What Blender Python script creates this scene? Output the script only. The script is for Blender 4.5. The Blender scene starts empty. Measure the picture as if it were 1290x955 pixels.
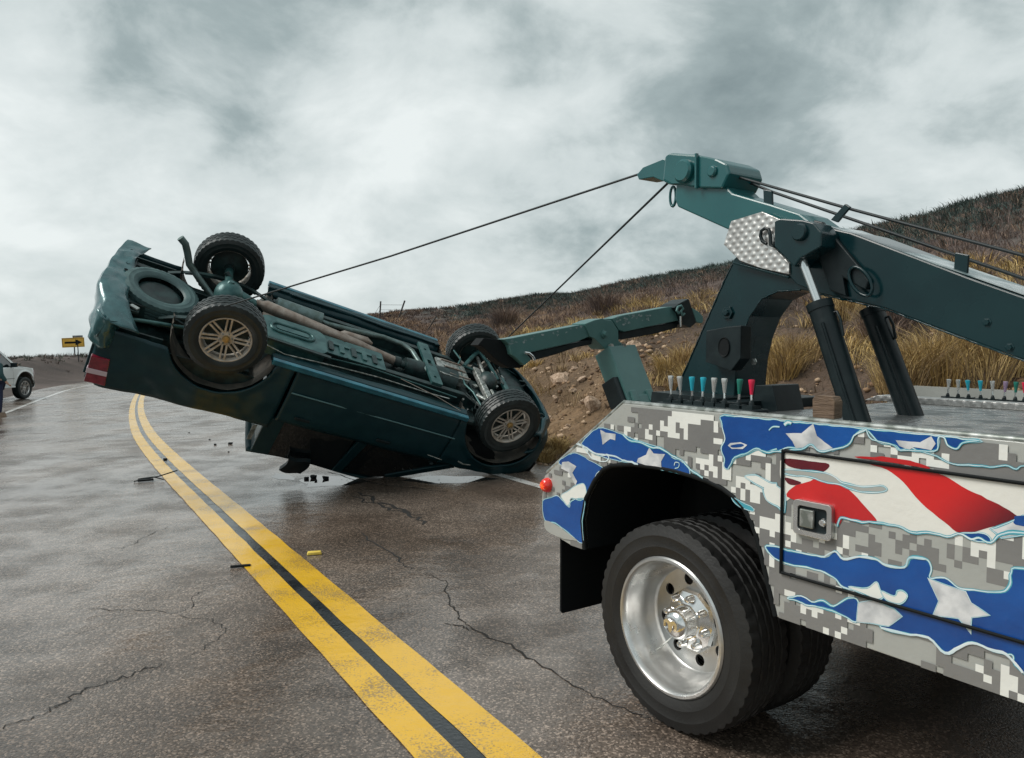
import bpy, bmesh, math, random
import numpy as np
from math import sin, cos, pi, radians, sqrt, atan, atan2, exp, log
from mathutils import Vector, Matrix, geometry, noise as mnoise

sc = bpy.context.scene
# ------------------------------------------------------------------ camera
EYE = 1.52; FPX = 960.0; PCX, PCY = 645.0, 477.5
PITCH = atan((PCY - 431) / FPX)
cam_d = bpy.data.cameras.new('camera'); cam = bpy.data.objects.new('camera', cam_d)
sc.collection.objects.link(cam); sc.camera = cam
cam.location = (0, 0, EYE); cam.rotation_euler = (pi/2 - PITCH, 0, 0)
cam_d.sensor_width = 36; cam_d.lens = 36 * FPX / 1290; cam_d.clip_start = .05; cam_d.clip_end = 3000
# ------------------------------------------------------------------ world / light
SUN_EL, SUN_AZ = radians(48), radians(-98)      # azimuth clockwise from +Y
w = bpy.data.worlds.new('World'); sc.world = w; w.use_nodes = True
nt = w.node_tree; nt.nodes.clear()
def N(t, **k):
    n = nt.nodes.new(t)
    for a, b in k.items(): setattr(n, a, b)
    return n
def L(a, b): nt.links.new(a, b)
out = N('ShaderNodeOutputWorld'); bg = N('ShaderNodeBackground'); bg2 = N('ShaderNodeBackground'); mixs = N('ShaderNodeMixShader')
sky = N('ShaderNodeTexSky', sky_type='NISHITA', sun_disc=False, sun_elevation=SUN_EL, sun_rotation=SUN_AZ)
L(sky.outputs[0], bg.inputs[0]); bg.inputs[1].default_value = .08
tc = N('ShaderNodeTexCoord'); sep = N('ShaderNodeSeparateXYZ'); L(tc.outputs['Generated'], sep.inputs[0])
zz = N('ShaderNodeMath', operation='MAXIMUM'); L(sep.outputs[2], zz.inputs[0]); zz.inputs[1].default_value = 0
za = N('ShaderNodeMath', operation='ADD'); L(zz.outputs[0], za.inputs[0]); za.inputs[1].default_value = .80
dv = N('ShaderNodeVectorMath', operation='DIVIDE'); L(tc.outputs['Generated'], dv.inputs[0])
cmb = N('ShaderNodeCombineXYZ'); [L(za.outputs[0], cmb.inputs[i]) for i in range(3)]; L(cmb.outputs[0], dv.inputs[1])
def cloud(scale, detail, off, dist, rough=.55):
    mp = N('ShaderNodeMapping'); mp.inputs['Location'].default_value = off; mp.inputs['Scale'].default_value = (1, 1, 1.5)
    L(dv.outputs[0], mp.inputs[0])
    n = N('ShaderNodeTexNoise'); n.inputs['Scale'].default_value = scale; n.inputs['Detail'].default_value = detail
    n.inputs['Roughness'].default_value = rough; n.inputs['Distortion'].default_value = dist
    L(mp.outputs[0], n.inputs['Vector']); return n
n1 = cloud(2.1, 4, (3.1, 7.4, 0), .25); n2 = cloud(5.5, 13, (7.3, 2.2, 2), .25, .58)
mx = N('ShaderNodeMix', data_type='FLOAT'); mx.inputs[0].default_value = .52
L(n1.outputs[0], mx.inputs[2]); L(n2.outputs[0], mx.inputs[3])
# a darker belly of cloud over the upper middle of the view, a brighter break below it
def lobe(d, lo, hi):
    d = Vector(d).normalized(); v = N('ShaderNodeVectorMath', operation='DOT_PRODUCT'); nrm = N('ShaderNodeVectorMath', operation='NORMALIZE')
    L(tc.outputs['Generated'], nrm.inputs[0]); L(nrm.outputs[0], v.inputs[0]); v.inputs[1].default_value = d
    m = N('ShaderNodeMapRange', interpolation_type='SMOOTHSTEP'); L(v.outputs['Value'], m.inputs[0])
    m.inputs[1].default_value = lo; m.inputs[2].default_value = hi; return m
acc = mx.outputs[0]
for d, lo, hi, g in (((.25, 1, .50), .88, 1.0, -.07), ((-.34, 1, .38), .975, 1.0, -.05), ((-.10, 1, .24), .955, 1.0, .10),
                     ((-.62, 1, .15), .93, 1.0, .07), ((.6, 1, .38), .97, 1.0, .05), ((.33, 1, .30), .99, 1.0, -.05)):
    m = lobe(d, lo, hi); a = N('ShaderNodeMath', operation='MULTIPLY_ADD'); L(m.outputs[0], a.inputs[0]); a.inputs[1].default_value = g
    L(acc, a.inputs[2]); acc = a.outputs[0]
cr = N('ShaderNodeValToRGB'); L(acc, cr.inputs[0]); e = cr.color_ramp.elements
e[0].position = .25; e[0].color = (.10, .14, .15, 1); e[1].position = .66; e[1].color = (.62, .66, .655, 1)
x = e.new(.43); x.color = (.27, .325, .33, 1); x = e.new(.52); x.color = (.46, .51, .51, 1)
L(cr.outputs[0], bg2.inputs[0]); bg2.inputs[1].default_value = 1.0
mixs.inputs[0].default_value = .97
L(bg.outputs[0], mixs.inputs[1]); L(bg2.outputs[0], mixs.inputs[2]); L(mixs.outputs[0], out.inputs[0])
sd = bpy.data.lights.new('sun', 'SUN'); sun = bpy.data.objects.new('sun', sd); sc.collection.objects.link(sun)
sd.energy = 2.0; sd.angle = radians(30); sd.color = (1, .96, .9)
_sv = Vector((sin(SUN_AZ)*cos(SUN_EL), cos(SUN_AZ)*cos(SUN_EL), sin(SUN_EL)))
_sv = Vector((-.80*cos(SUN_EL), .25*cos(SUN_EL), sin(SUN_EL))).normalized() if False else _sv
sun.rotation_euler = _sv.to_track_quat('Z', 'Y').to_euler()
sc.view_settings.view_transform = 'Standard'; sc.view_settings.look = 'None'; sc.view_settings.gamma = 1
sc.view_settings.exposure = .45

# ------------------------------------------------------------------ helpers
rnd = random.Random(7); rs = np.random.RandomState(11)
def link(o): sc.collection.objects.link(o); return o
def tag(o, label=None, cat=None, group=None, kind=None):
    if label: o['label'] = label
    if cat: o['category'] = cat
    if group: o['group'] = group
    if kind: o['kind'] = kind
    return o
def empty(name, mat=None, parent=None):
    o = bpy.data.objects.new(name, None); link(o); o.empty_display_size = .2
    if parent: o.parent = parent
    if mat is not None: o.matrix_local = mat
    return o
class MB:
    def __init__(s): s.v = []; s.f = []; s.m = []; s.M = Matrix()
    def add(s, vs, fs, mi=0):
        b = len(s.v); s.v += [tuple(s.M @ Vector(p)) for p in vs]
        s.f += [tuple(b+i for i in f) for f in fs]; s.m += [mi]*len(fs); return s
    def box(s, c, d, R=None, mi=0, taper=1):
        hx, hy, hz = d[0]/2, d[1]/2, d[2]/2; vs = []
        for z in (-1, 1):
            k = taper if z > 0 else 1
            for x, y in ((-1, -1), (1, -1), (1, 1), (-1, 1)):
                p = Vector((x*hx*k, y*hy*k, z*hz)); p = R @ p if R is not None else p; vs.append(p + Vector(c))
        return s.add(vs, [(3,2,1,0),(4,5,6,7),(0,1,5,4),(1,2,6,5),(2,3,7,6),(3,0,4,7)], mi)
    def beam(s, a, b, w, h, up=(0,0,1), mi=0):
        a = Vector(a); b = Vector(b); d = (b-a); l = d.length; d.normalize(); u = Vector(up); sd_ = d.cross(u).normalized(); u = sd_.cross(d)
        R = Matrix((d, sd_, u)).transposed(); return s.box((a+b)/2, (l, w, h), R, mi)
    def prism(s, pts, a0, a1, ax=1, mi=0):
        """polygon of 2-D points extruded along axis ax from a0 to a1"""
        def P(p, a):
            q = list(p); q.insert(ax, a); return Vector(q)
        n = len(pts); vs = [P(p, a0) for p in pts] + [P(p, a1) for p in pts]
        tri = geometry.tessellate_polygon([[Vector((p[0], p[1], 0)) for p in pts]])
        fs = [tuple(t) for t in tri] + [tuple(n+i for i in reversed(t)) for t in tri]
        fs += [(i, (i+1) % n, n+(i+1) % n, n+i) for i in range(n)]
        return s.add(vs, fs, mi)
    def plate(s, outer, holes, a0, a1, ax=1, mi=0):
        def P(p, a):
            q = list(p); q.insert(ax, a); return Vector(q)
        loops = [outer] + holes; allp = [p for l in loops for p in l]; n = len(allp)
        tri = geometry.tessellate_polygon([[Vector((p[0], p[1], 0)) for p in l] for l in loops])
        fs = [tuple(t) for t in tri] + [tuple(n+i for i in reversed(t)) for t in tri]; b = 0
        for l in loops:
            k = len(l); fs += [(b+i, b+(i+1) % k, n+b+(i+1) % k, n+b+i) for i in range(k)]; b += k
        return s.add([P(p, a0) for p in allp] + [P(p, a1) for p in allp], fs, mi)
    def tube(s, pts, r, n=10, mi=0, caps=True, closed=False):
        pts = [Vector(p) for p in pts]; m = len(pts); vs = []; fs = []; prev = None
        rr = r if hasattr(r, '__len__') else [r]*m
        for i, p in enumerate(pts):
            if closed: d = pts[(i+1) % m] - pts[i-1]
            else: d = pts[min(i+1, m-1)] - pts[max(i-1, 0)]
            d.normalize()
            if prev is None: a = d.orthogonal().normalized()
            else: a = (prev - d*prev.dot(d)).normalized()
            prev = a; b = d.cross(a)
            vs += [p + (a*cos(2*pi*j/n) + b*sin(2*pi*j/n))*rr[i] for j in range(n)]
        for i in range(m if closed else m-1):
            i2 = (i+1) % m
            fs += [(i*n+j, i*n+(j+1) % n, i2*n+(j+1) % n, i2*n+j) for j in range(n)]
        if caps and not closed: fs += [tuple(range(n-1, -1, -1)), tuple((m-1)*n+j for j in range(n))]
        return s.add(vs, fs, mi)
    def lathe(s, prof, n=48, mi=0, closed=False, T=None):
        """prof: (r, a) pairs; turned round the local y axis (a = y)"""
        vs = []; fs = []; m = len(prof)
        for r, a in prof:
            for j in range(n):
                p = Vector((r*cos(2*pi*j/n), a, r*sin(2*pi*j/n))); vs.append(T @ p if T is not None else p)
        for i in range(m if closed else m-1):
            k = (i+1) % m; fs += [(i*n+j, i*n+(j+1) % n, k*n+(j+1) % n, k*n+j) for j in range(n)]
        return s.add(vs, fs, mi)
    def sheet(s, fn, nu, nv, mi=0):
        vs = [fn(i/nu, j/nv) for i in range(nu+1) for j in range(nv+1)]; q = nv+1
        return s.add(vs, [(i*q+j, (i+1)*q+j, (i+1)*q+j+1, i*q+j+1) for i in range(nu) for j in range(nv)], mi)
    def build(s, name, mats, parent=None, smooth=None, bevel=0, solid=0, kind=None, label=None):
        me = bpy.data.meshes.new(name); me.from_pydata(s.v, [], s.f)
        mats = mats if isinstance(mats, (list, tuple)) else [mats]
        for m in mats: me.materials.append(m)
        if len(mats) > 1: me.polygons.foreach_set('material_index', s.m)
        bm = bmesh.new(); bm.from_mesh(me)
        bmesh.ops.remove_doubles(bm, verts=bm.verts, dist=1e-5); bmesh.ops.recalc_face_normals(bm, faces=bm.faces)
        if smooth is not None:
            for f in bm.faces: f.smooth = True
            th = radians(smooth)
            for ed in bm.edges:
                if len(ed.link_faces) == 2 and ed.calc_face_angle(0) > th: ed.smooth = False
        bm.to_mesh(me); bm.free(); me.update()
        o = bpy.data.objects.new(name, me); link(o)
        if parent: o.parent = parent
        if solid:
            md = o.modifiers.new('solid', 'SOLIDIFY'); md.thickness = solid; md.offset = 0
        if bevel:
            md = o.modifiers.new('bevel', 'BEVEL'); md.width = bevel; md.segments = 2; md.limit_method = 'ANGLE'; md.angle_limit = radians(35)
        if kind: o['kind'] = kind
        if label: o['label'] = label
        return o
def children(o): return [c for c in bpy.data.objects if c.parent == o]
def copy_tree(o, parent=None):
    c = o.copy(); link(c); c.parent = parent
    for ch in children(o): copy_tree(ch, c)
    return c
# ---- materials
MATS = {}
def mat(name, col, rough=.5, metal=0, col2=None, nscale=8, lo=.4, hi=.6, bump=0, bscale=60, coat=0, bdist=.01, rough2=None, emis=None, spec=.5,
        attr=None, detail=5, mapping=None, trans=0):
    m = bpy.data.materials.new(name); m.use_nodes = True; t = m.node_tree; b = t.nodes['Principled BSDF']
    b.inputs['Base Color'].default_value = (*col, 1); b.inputs['Roughness'].default_value = rough; b.inputs['Metallic'].default_value = metal
    b.inputs['Coat Weight'].default_value = coat; b.inputs['Coat Roughness'].default_value = .08; b.inputs['Specular IOR Level'].default_value = spec
    if trans: b.inputs['Transmission Weight'].default_value = trans
    co = t.nodes.new('ShaderNodeTexCoord').outputs['Object']
    if mapping:
        mp = t.nodes.new('ShaderNodeMapping'); mp.inputs['Scale'].default_value = mapping; t.links.new(co, mp.inputs[0]); co = mp.outputs[0]
    if attr:
        at = t.nodes.new('ShaderNodeVertexColor'); at.layer_name = attr
        n = t.nodes.new('ShaderNodeTexNoise'); n.inputs['Scale'].default_value = nscale; n.inputs['Detail'].default_value = detail; t.links.new(co, n.inputs['Vector'])
        mr = t.nodes.new('ShaderNodeMapRange'); mr.inputs[3].default_value = lo; mr.inputs[4].default_value = hi; t.links.new(n.outputs[0], mr.inputs[0])
        vm = t.nodes.new('ShaderNodeVectorMath'); vm.operation = 'SCALE'; t.links.new(at.outputs[0], vm.inputs[0]); t.links.new(mr.outputs[0], vm.inputs['Scale'])
        t.links.new(vm.outputs[0], b.inputs['Base Color'])
    elif col2 or rough2 is not None:
        n = t.nodes.new('ShaderNodeTexNoise'); n.inputs['Scale'].default_value = nscale; n.inputs['Detail'].default_value = detail; t.links.new(co, n.inputs['Vector'])
        mr = t.nodes.new('ShaderNodeMapRange'); mr.inputs[1].default_value = lo; mr.inputs[2].default_value = hi; t.links.new(n.outputs[0], mr.inputs[0])
        if col2:
            mi = t.nodes.new('ShaderNodeMix'); mi.data_type = 'RGBA'; mi.inputs[6].default_value = (*col, 1); mi.inputs[7].default_value = (*col2, 1)
            t.links.new(mr.outputs[0], mi.inputs[0]); t.links.new(mi.outputs[2], b.inputs['Base Color'])
        if rough2 is not None:
            m2 = t.nodes.new('ShaderNodeMapRange'); m2.inputs[3].default_value = rough; m2.inputs[4].default_value = rough2
            t.links.new(mr.outputs[0], m2.inputs[0]); t.links.new(m2.outputs[0], b.inputs['Roughness'])
    if bump:
        n = t.nodes.new('ShaderNodeTexNoise'); n.inputs['Scale'].default_value = bscale; n.inputs['Detail'].default_value = 4; t.links.new(co, n.inputs['Vector'])
        bp = t.nodes.new('ShaderNodeBump'); bp.inputs['Strength'].default_value = bump; bp.inputs['Distance'].default_value = bdist
        t.links.new(n.outputs[0], bp.inputs['Height']); t.links.new(bp.outputs[0], b.inputs['Normal'])
    if emis:
        b.inputs['Emission Color'].default_value = (*emis[0], 1); b.inputs['Emission Strength'].default_value = emis[1]
    MATS[name] = m; return m
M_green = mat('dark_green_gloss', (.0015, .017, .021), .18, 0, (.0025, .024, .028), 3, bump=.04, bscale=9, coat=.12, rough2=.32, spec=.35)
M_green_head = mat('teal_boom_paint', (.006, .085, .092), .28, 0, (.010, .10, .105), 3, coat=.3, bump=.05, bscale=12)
M_lift = mat('scratched_green', (.050, .135, .130), .38, 0, (.075, .175, .168), 5, lo=.3, hi=.7, bump=.1, bscale=25)
M_chip = mat('bare_scuffed_metal', (.32, .38, .38), .45, .3, (.12, .2, .2), 40)
M_black = mat('black_steel', (.005, .011, .013), .38, 0, (.010, .018, .020), 12, bump=.08, bscale=40, spec=.3)
M_dark = mat('matte_black', (.004, .006, .007), .75, spec=.25, bump=.1, bscale=60)
M_rubber = mat('tyre_rubber', (.005, .005, .005), .5, 0, (.016, .016, .015), 5, lo=.35, hi=.75, bump=.15, bscale=90, rough2=.8)
M_rubber2 = mat('wet_tyre_rubber', (.007, .012, .013), .42, 0, (.016, .026, .027), 9, lo=.3, hi=.7, bump=.1, bscale=60)
M_chrome = mat('chrome', (.76, .76, .75), .16, 1, bump=.02, bscale=15)
M_alu = mat('cast_aluminium_rim', (.66, .66, .65), .26, .9, (.50, .50, .49), 7, rough2=.38)
M_dirtyrim = mat('dirty_silver_rim', (.55, .51, .46), .42, .4, (.36, .31, .25), 14, lo=.35, hi=.65)
M_gold = mat('brass_hub', (.45, .30, .12), .35, .7)
M_rod = mat('polished_rod', (.75, .78, .78), .12, .9)
M_tread = None
M_red = mat('red_lens', (.75, .02, .01), .15, emis=None, coat=.6)
M_redglow = mat('orange_lens_core', (.9, .10, .01), .2, coat=.5, emis=((1, .12, .02), .5))
M_taill = mat('dark_red_lens', (.22, .012, .03), .12, 0, (.15, .008, .022), 18, coat=.8)
M_clearl = mat('clear_lens', (.55, .45, .5), .1, coat=.6)
M_glass = mat('dark_window_glass', (.006, .010, .012), .06, coat=1, spec=.7)
M_car = mat('dark_teal_car_paint', (.003, .026, .034), .32, .1, (.006, .036, .042), 9, lo=.3, hi=.8, coat=.12, bump=.02, bscale=5, rough2=.5, spec=.3)
M_under = mat('underbody_black', (.006, .016, .017), .45, 0, (.014, .038, .038), 10, bump=.2, bscale=30)
M_shield = mat('stamped_heat_shield', (.022, .080, .082), .34, .3, (.052, .13, .128), 9, bump=.1, bscale=20)
M_shaft = mat('dull_steel_tube', (.36, .31, .27), .38, .6, (.22, .17, .14), 9, lo=.35, hi=.65, rough2=.55)
M_bright = mat('bright_alloy_casting', (.50, .52, .50), .35, .6, (.2, .22, .2), 22)
M_pipe = mat('exhaust_pipe_steel', (.14, .20, .20), .4, .6, (.10, .14, .13), 12)
M_liner = mat('dusty_arch_liner', (.055, .055, .048), .75, 0, (.10, .09, .075), 9, bump=.3, bscale=25)
M_cable = mat('steel_wire_rope', (.022, .028, .03), .5, .4)
M_whitecar = mat('white_car_paint', (.72, .76, .76), .25, coat=1)
M_amber = mat('amber_lens', (.8, .36, .02), .3, emis=((1, .45, .05), .3))
M_wood = mat('weathered_wood', (.17, .115, .075), .75, 0, (.09, .058, .038), 14, lo=.35, hi=.65, bump=.6, bscale=30, mapping=(1, 1, 6))
M_silver_knob = mat('silver_lever_knob', (.6, .6, .58), .25, .7)
M_teal_knob = mat('blue_lever_knob', (.02, .38, .50), .28, .2)
M_green_knob = mat('green_lever_knob', (.012, .16, .12), .3)
M_red_knob = mat('red_lever_knob', (.62, .015, .06), .28)
M_purple_knob = mat('mauve_lever_knob', (.35, .25, .38), .28, .4)
def tread_mat():
    m = mat('diamond_tread_plate', (.62, .61, .59), .3, .75, (.42, .42, .41), 6, rough2=.5); t = m.node_tree; b = t.nodes['Principled BSDF']
    tc = t.nodes.new('ShaderNodeTexCoord'); hs = []
    for ang, off in ((45, 0), (-45, .5)):
        mp = t.nodes.new('ShaderNodeMapping'); mp.inputs['Rotation'].default_value = (radians(0), radians(ang), radians(ang)); mp.inputs['Scale'].default_value = (26, 26, 26)
        mp.inputs['Location'].default_value = (off, off, off)
        t.links.new(tc.outputs['Object'], mp.inputs[0]); wv = t.nodes.new('ShaderNodeTexWave'); wv.inputs['Scale'].default_value = .5; t.links.new(mp.outputs[0], wv.inputs[0]); hs.append(wv.outputs['Fac'])
    mu = t.nodes.new('ShaderNodeMath'); mu.operation = 'MULTIPLY'; t.links.new(hs[0], mu.inputs[0]); t.links.new(hs[1], mu.inputs[1])
    bp = t.nodes.new('ShaderNodeBump'); bp.inputs['Strength'].default_value = .5; bp.inputs['Distance'].default_value = .006
    t.links.new(mu.outputs[0], bp.inputs['Height']); t.links.new(bp.outputs[0], b.inputs['Normal']); return m
M_tread = tread_mat()
def deck_mat():
    m = mat('wet_deck_plate', (.55, .56, .56), .16, .75, (.16, .17, .17), 9, lo=.40, hi=.60, bump=.7, bscale=38, rough2=.4); return m
M_deck = deck_mat()

# ------------------------------------------------------------------ picture -> place helpers (a pixel of the 1290x955 photo on a known plane)
CO = Vector((0, 0, EYE)); CF = Vector((0, cos(PITCH), -sin(PITCH))); CU = Vector((0, sin(PITCH), cos(PITCH)))
def ray(px, py): return Vector((1, 0, 0))*((px-PCX)/FPX) + CF - CU*((py-PCY)/FPX)
TRUCK = Matrix(((.56607808, .82435163, 0, .604), (-.82435163, .56607808, 0, 2.93), (0, 0, 1, 0), (0, 0, 0, 1)))
CAR_S = .92
CAR = Matrix(((0.8348675, 0.2771547, -0.4755854, 0), (0.4587670, -0.8277968, 0.3229323, 0), (-0.3041859, -0.4877885, -0.8182501, 0), (0, 0, 0, 1)))
CAR = Matrix.Translation((-2.7031537, 7.63546503, 2.26603758)) @ CAR @ Matrix.Scale(CAR_S, 4)
TI, CI = TRUCK.inverted(), CAR.inverted()
def hit(I, px, py, ax, val):
    o = I @ CO; d = I.to_3x3() @ ray(px, py); return o + d*((val-o[ax])/d[ax])
def TK(px, py, val, ax=1): return hit(TI, px, py, ax, val)
def VH(px, py, val, ax=2): return hit(CI, px, py, ax, val)
def c5(x, y): return (780+x/2.449, 170+y/2.449)
def c6(x, y): return (670+x/3.184, 480+y/3.184)
def c7(x, y): return (960+x/2.985, 480+y/2.985)
def c8(x, y): return (740+x/2.345, 640+y/2.345)
def cw(x, y): return (600+x/4.3, 360+y/4.3)
def T2(p, y): q = TK(p[0], p[1], y); return (q.x, q.z)
def ground(px, py, z=0): d = ray(px, py); return CO + d*((z-EYE)/d.z)

# ------------------------------------------------------------------ road course and terrain heights
PL = []
def heading(s): 
    ks = [(-40, -31.5), (6, -31.5), (14, -27.5), (25, -26), (38, -24), (55, -12), (75, 4), (100, 20), (170, 35)]
    for (a, h), (b, g) in zip(ks, ks[1:]):
        if s < b: return radians(h + (g-h)*(s-a)/(b-a))
    return radians(35)
def course():
    p = Vector((-.153, 2.78)); f = []; s = 0.; ds = .5
    while s < 160: f.append((s, p.x, p.y, heading(s))); p = p + Vector((sin(heading(s+ds/2)), cos(heading(s+ds/2))))*ds; s += ds
    b = []; p = Vector((-.153, 2.78)); s = 0.
    while s > -30: p = p - Vector((sin(heading(s)), cos(heading(s))))*ds; s -= ds; b.append((s, p.x, p.y, heading(s)))
    return np.array(b[::-1] + f)
PL = course()
def st(x, y):
    x = np.asarray(x, float).ravel(); y = np.asarray(y, float).ravel(); S = np.empty(x.size); T = np.empty(x.size)
    for k in range(0, x.size, 20000):
        xx = x[k:k+20000, None]; yy = y[k:k+20000, None]; i = np.argmin((xx-PL[:, 1])**2 + (yy-PL[:, 2])**2, 1); q = PL[i]
        dx = xx[:, 0]-q[:, 1]; dy = yy[:, 0]-q[:, 2]; sh = np.sin(q[:, 3]); ch = np.cos(q[:, 3])
        S[k:k+20000] = q[:, 0] + dx*sh + dy*ch; T[k:k+20000] = dx*ch - dy*sh
    return S, T
def pos(s, t):
    s = np.asarray(s, float); i = np.clip(((s-PL[0, 0])/.5).round().astype(int), 0, len(PL)-1); q = PL[i]
    h = np.interp(s, PL[:, 0], PL[:, 3]); x = np.interp(s, PL[:, 0], PL[:, 1]); y = np.interp(s, PL[:, 0], PL[:, 2])
    return x + t*np.cos(h), y - t*np.sin(h)
def zroad(s): s = np.minimum(s, 130); return -.043*2*np.log1p(np.exp((s-9)/2)) + .028*3*np.log1p(np.exp((s-22)/3))
G2 = rs.rand(256, 256)
def vn(x, y):
    xi = np.floor(x).astype(int); yi = np.floor(y).astype(int); fx = x-xi; fy = y-yi; fx = fx*fx*(3-2*fx); fy = fy*fy*(3-2*fy)
    g = lambda a, b: G2[a & 255, b & 255]
    return (g(xi, yi)*(1-fx)+g(xi+1, yi)*fx)*(1-fy) + (g(xi, yi+1)*(1-fx)+g(xi+1, yi+1)*fx)*fy
def fbm(x, y, o=5):
    r = 0; a = .5
    for k in range(o): r = r + a*(vn(x*2**k+17*k, y*2**k+31*k)-.5); a *= .5
    return r
def sm(a, b, x): t = np.clip((x-a)/(b-a), 0, 1); return t*t*(3-2*t)
def terrain(x, y):
    S, T = st(x, y); x = np.asarray(x, float).ravel(); y = np.asarray(y, float).ravel(); zr = zroad(S)
    # right hand side: cut bank, then a slope up to a ridge
    toe = 3.95 + .35*fbm(S*.6, S*0+3, 3)
    b1 = np.clip(T-toe, 0, None)
    ridge = np.interp(S, [-40, 0, 12, 18, 24, 34, 45, 57, 64, 75, 160], [9.3, 7.7, 6.4, 6.15, 5.7, 5.25, 4.55, 3.3, 3.7, 3.8, 3.5])      # absolute height at T=27
    bank = 1.45*sm(0, 3.6, b1)
    h_b = zr + bank
    Wd = np.interp(S, [38, 57, 70], [27, 12.5, 12.5]); k = np.clip((T-7.3)/(Wd-7.3), 0, 1)
    h = h_b*(1-k) + ridge*k
    h = h - np.where(T > Wd, (T-Wd)*.004, 0)
    amp = sm(0, 1.2, b1)
    h = h + amp*(.35*fbm(x*.5, y*.5, 4) + .9*fbm(x*.12+9, y*.12, 3)*sm(8, 20, T)) + amp*.26*fbm(x*2.2, y*2.2, 4)*(1-.5*sm(8, 14, T)) + amp*.14*fbm(x*6, y*6, 3)*(1-sm(8, 12, T))
    # left hand side: shoulder, then a low bank which closes in on the bend
    lt = np.interp(S, [20, 36, 46, 60], [12.5, 10.5, 6.6, 6.0]); b2 = np.clip(-T-lt, 0, None)
    am2 = sm(0, 1.5, b2)
    hl = zr + sm(0, 4.5, b2)*np.interp(S, [10, 30, 45, 70], [1.0, 1.0, 1.25, 1.5]) + am2*(.5*fbm(x*.3+4, y*.3, 4)) - .06*np.clip(b2-7, 0, None)
    z = np.where(T > 0, h, hl)
    return z, S, T
def terrain1(x, y): z, s, t = terrain([x], [y]); return float(z[0])

# ---- terrain sheet
def build_terrain():
    def axis(lo, hi, c, n, k):
        u = np.linspace(-1, 1, n); v = np.sinh(u*k)/np.sinh(k); return np.where(v < 0, c + v*(c-lo), c + v*(hi-c))
    X = axis(-900, 900, 2, 420, 6.2); Y = axis(-60, 1500, 12, 420, 6.0)
    gx, gy = np.meshgrid(X, Y, indexing='ij'); z, S, T = terrain(gx, gy)
    under = (T > -5.0) & (T < 4.1); z = z - np.where(under, .06, 0) - .0*z
    n, m = len(X), len(Y); v = np.stack([gx.ravel(), gy.ravel(), z], 1)
    i, j = np.meshgrid(np.arange(n-1), np.arange(m-1), indexing='ij'); a = (i*m+j).ravel(); f = np.stack([a, a+m, a+m+1, a+1], 1)
    me = bpy.data.meshes.new('hillside'); me.from_pydata(v.tolist(), [], f.tolist()); me.polygons.foreach_set('use_smooth', [True]*len(f))
    x, y = v[:, 0], v[:, 1]
    clay = np.array([.135, .086, .046]); earth = np.array([.072, .048, .034]); mauve = np.array([.080, .058, .050]); sage = np.array([.030, .046, .042])
    n1 = fbm(x*.35, y*.35, 5)[:, None]; n2 = fbm(x*1.3+40, y*1.3, 4)[:, None]; T_ = T[:, None]
    wclay = (1-sm(5.2, 8.8, T_ + 3*n1))*sm(3.0, 4.5, T_)*sm(2, 7, S)[:, None]*(1-sm(17, 30, S)[:, None])
    c = earth*(1-sm(10, 16, T_+8*n1)) + mauve*sm(10, 16, T_+8*n1)
    sg = sm(15, 20, T_ + 10*n1); c = c*(1-sg) + sage*sg
    c = c*(1-wclay) + clay*wclay
    lf = (T_ < 0); c = np.where(lf, np.array([.080, .062, .055]), c)
    c = c*(1+1.0*n1+1.5*n2)
    ca = me.color_attributes.new('Col', 'FLOAT_COLOR', 'POINT'); ca.data.foreach_set('color', np.concatenate([np.clip(c, .01, 1), np.ones((len(c), 1))], 1).ravel())
    m_ = mat('earth_and_dry_slope', (.1, .07, .05), .95, attr='Col', nscale=14, lo=.45, hi=1.55, bump=1.0, bscale=9, bdist=.12, detail=9)
    me.materials.append(m_); o = bpy.data.objects.new('hillside', me); link(o); tag(o, kind='structure'); return o
build_terrain()

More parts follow.
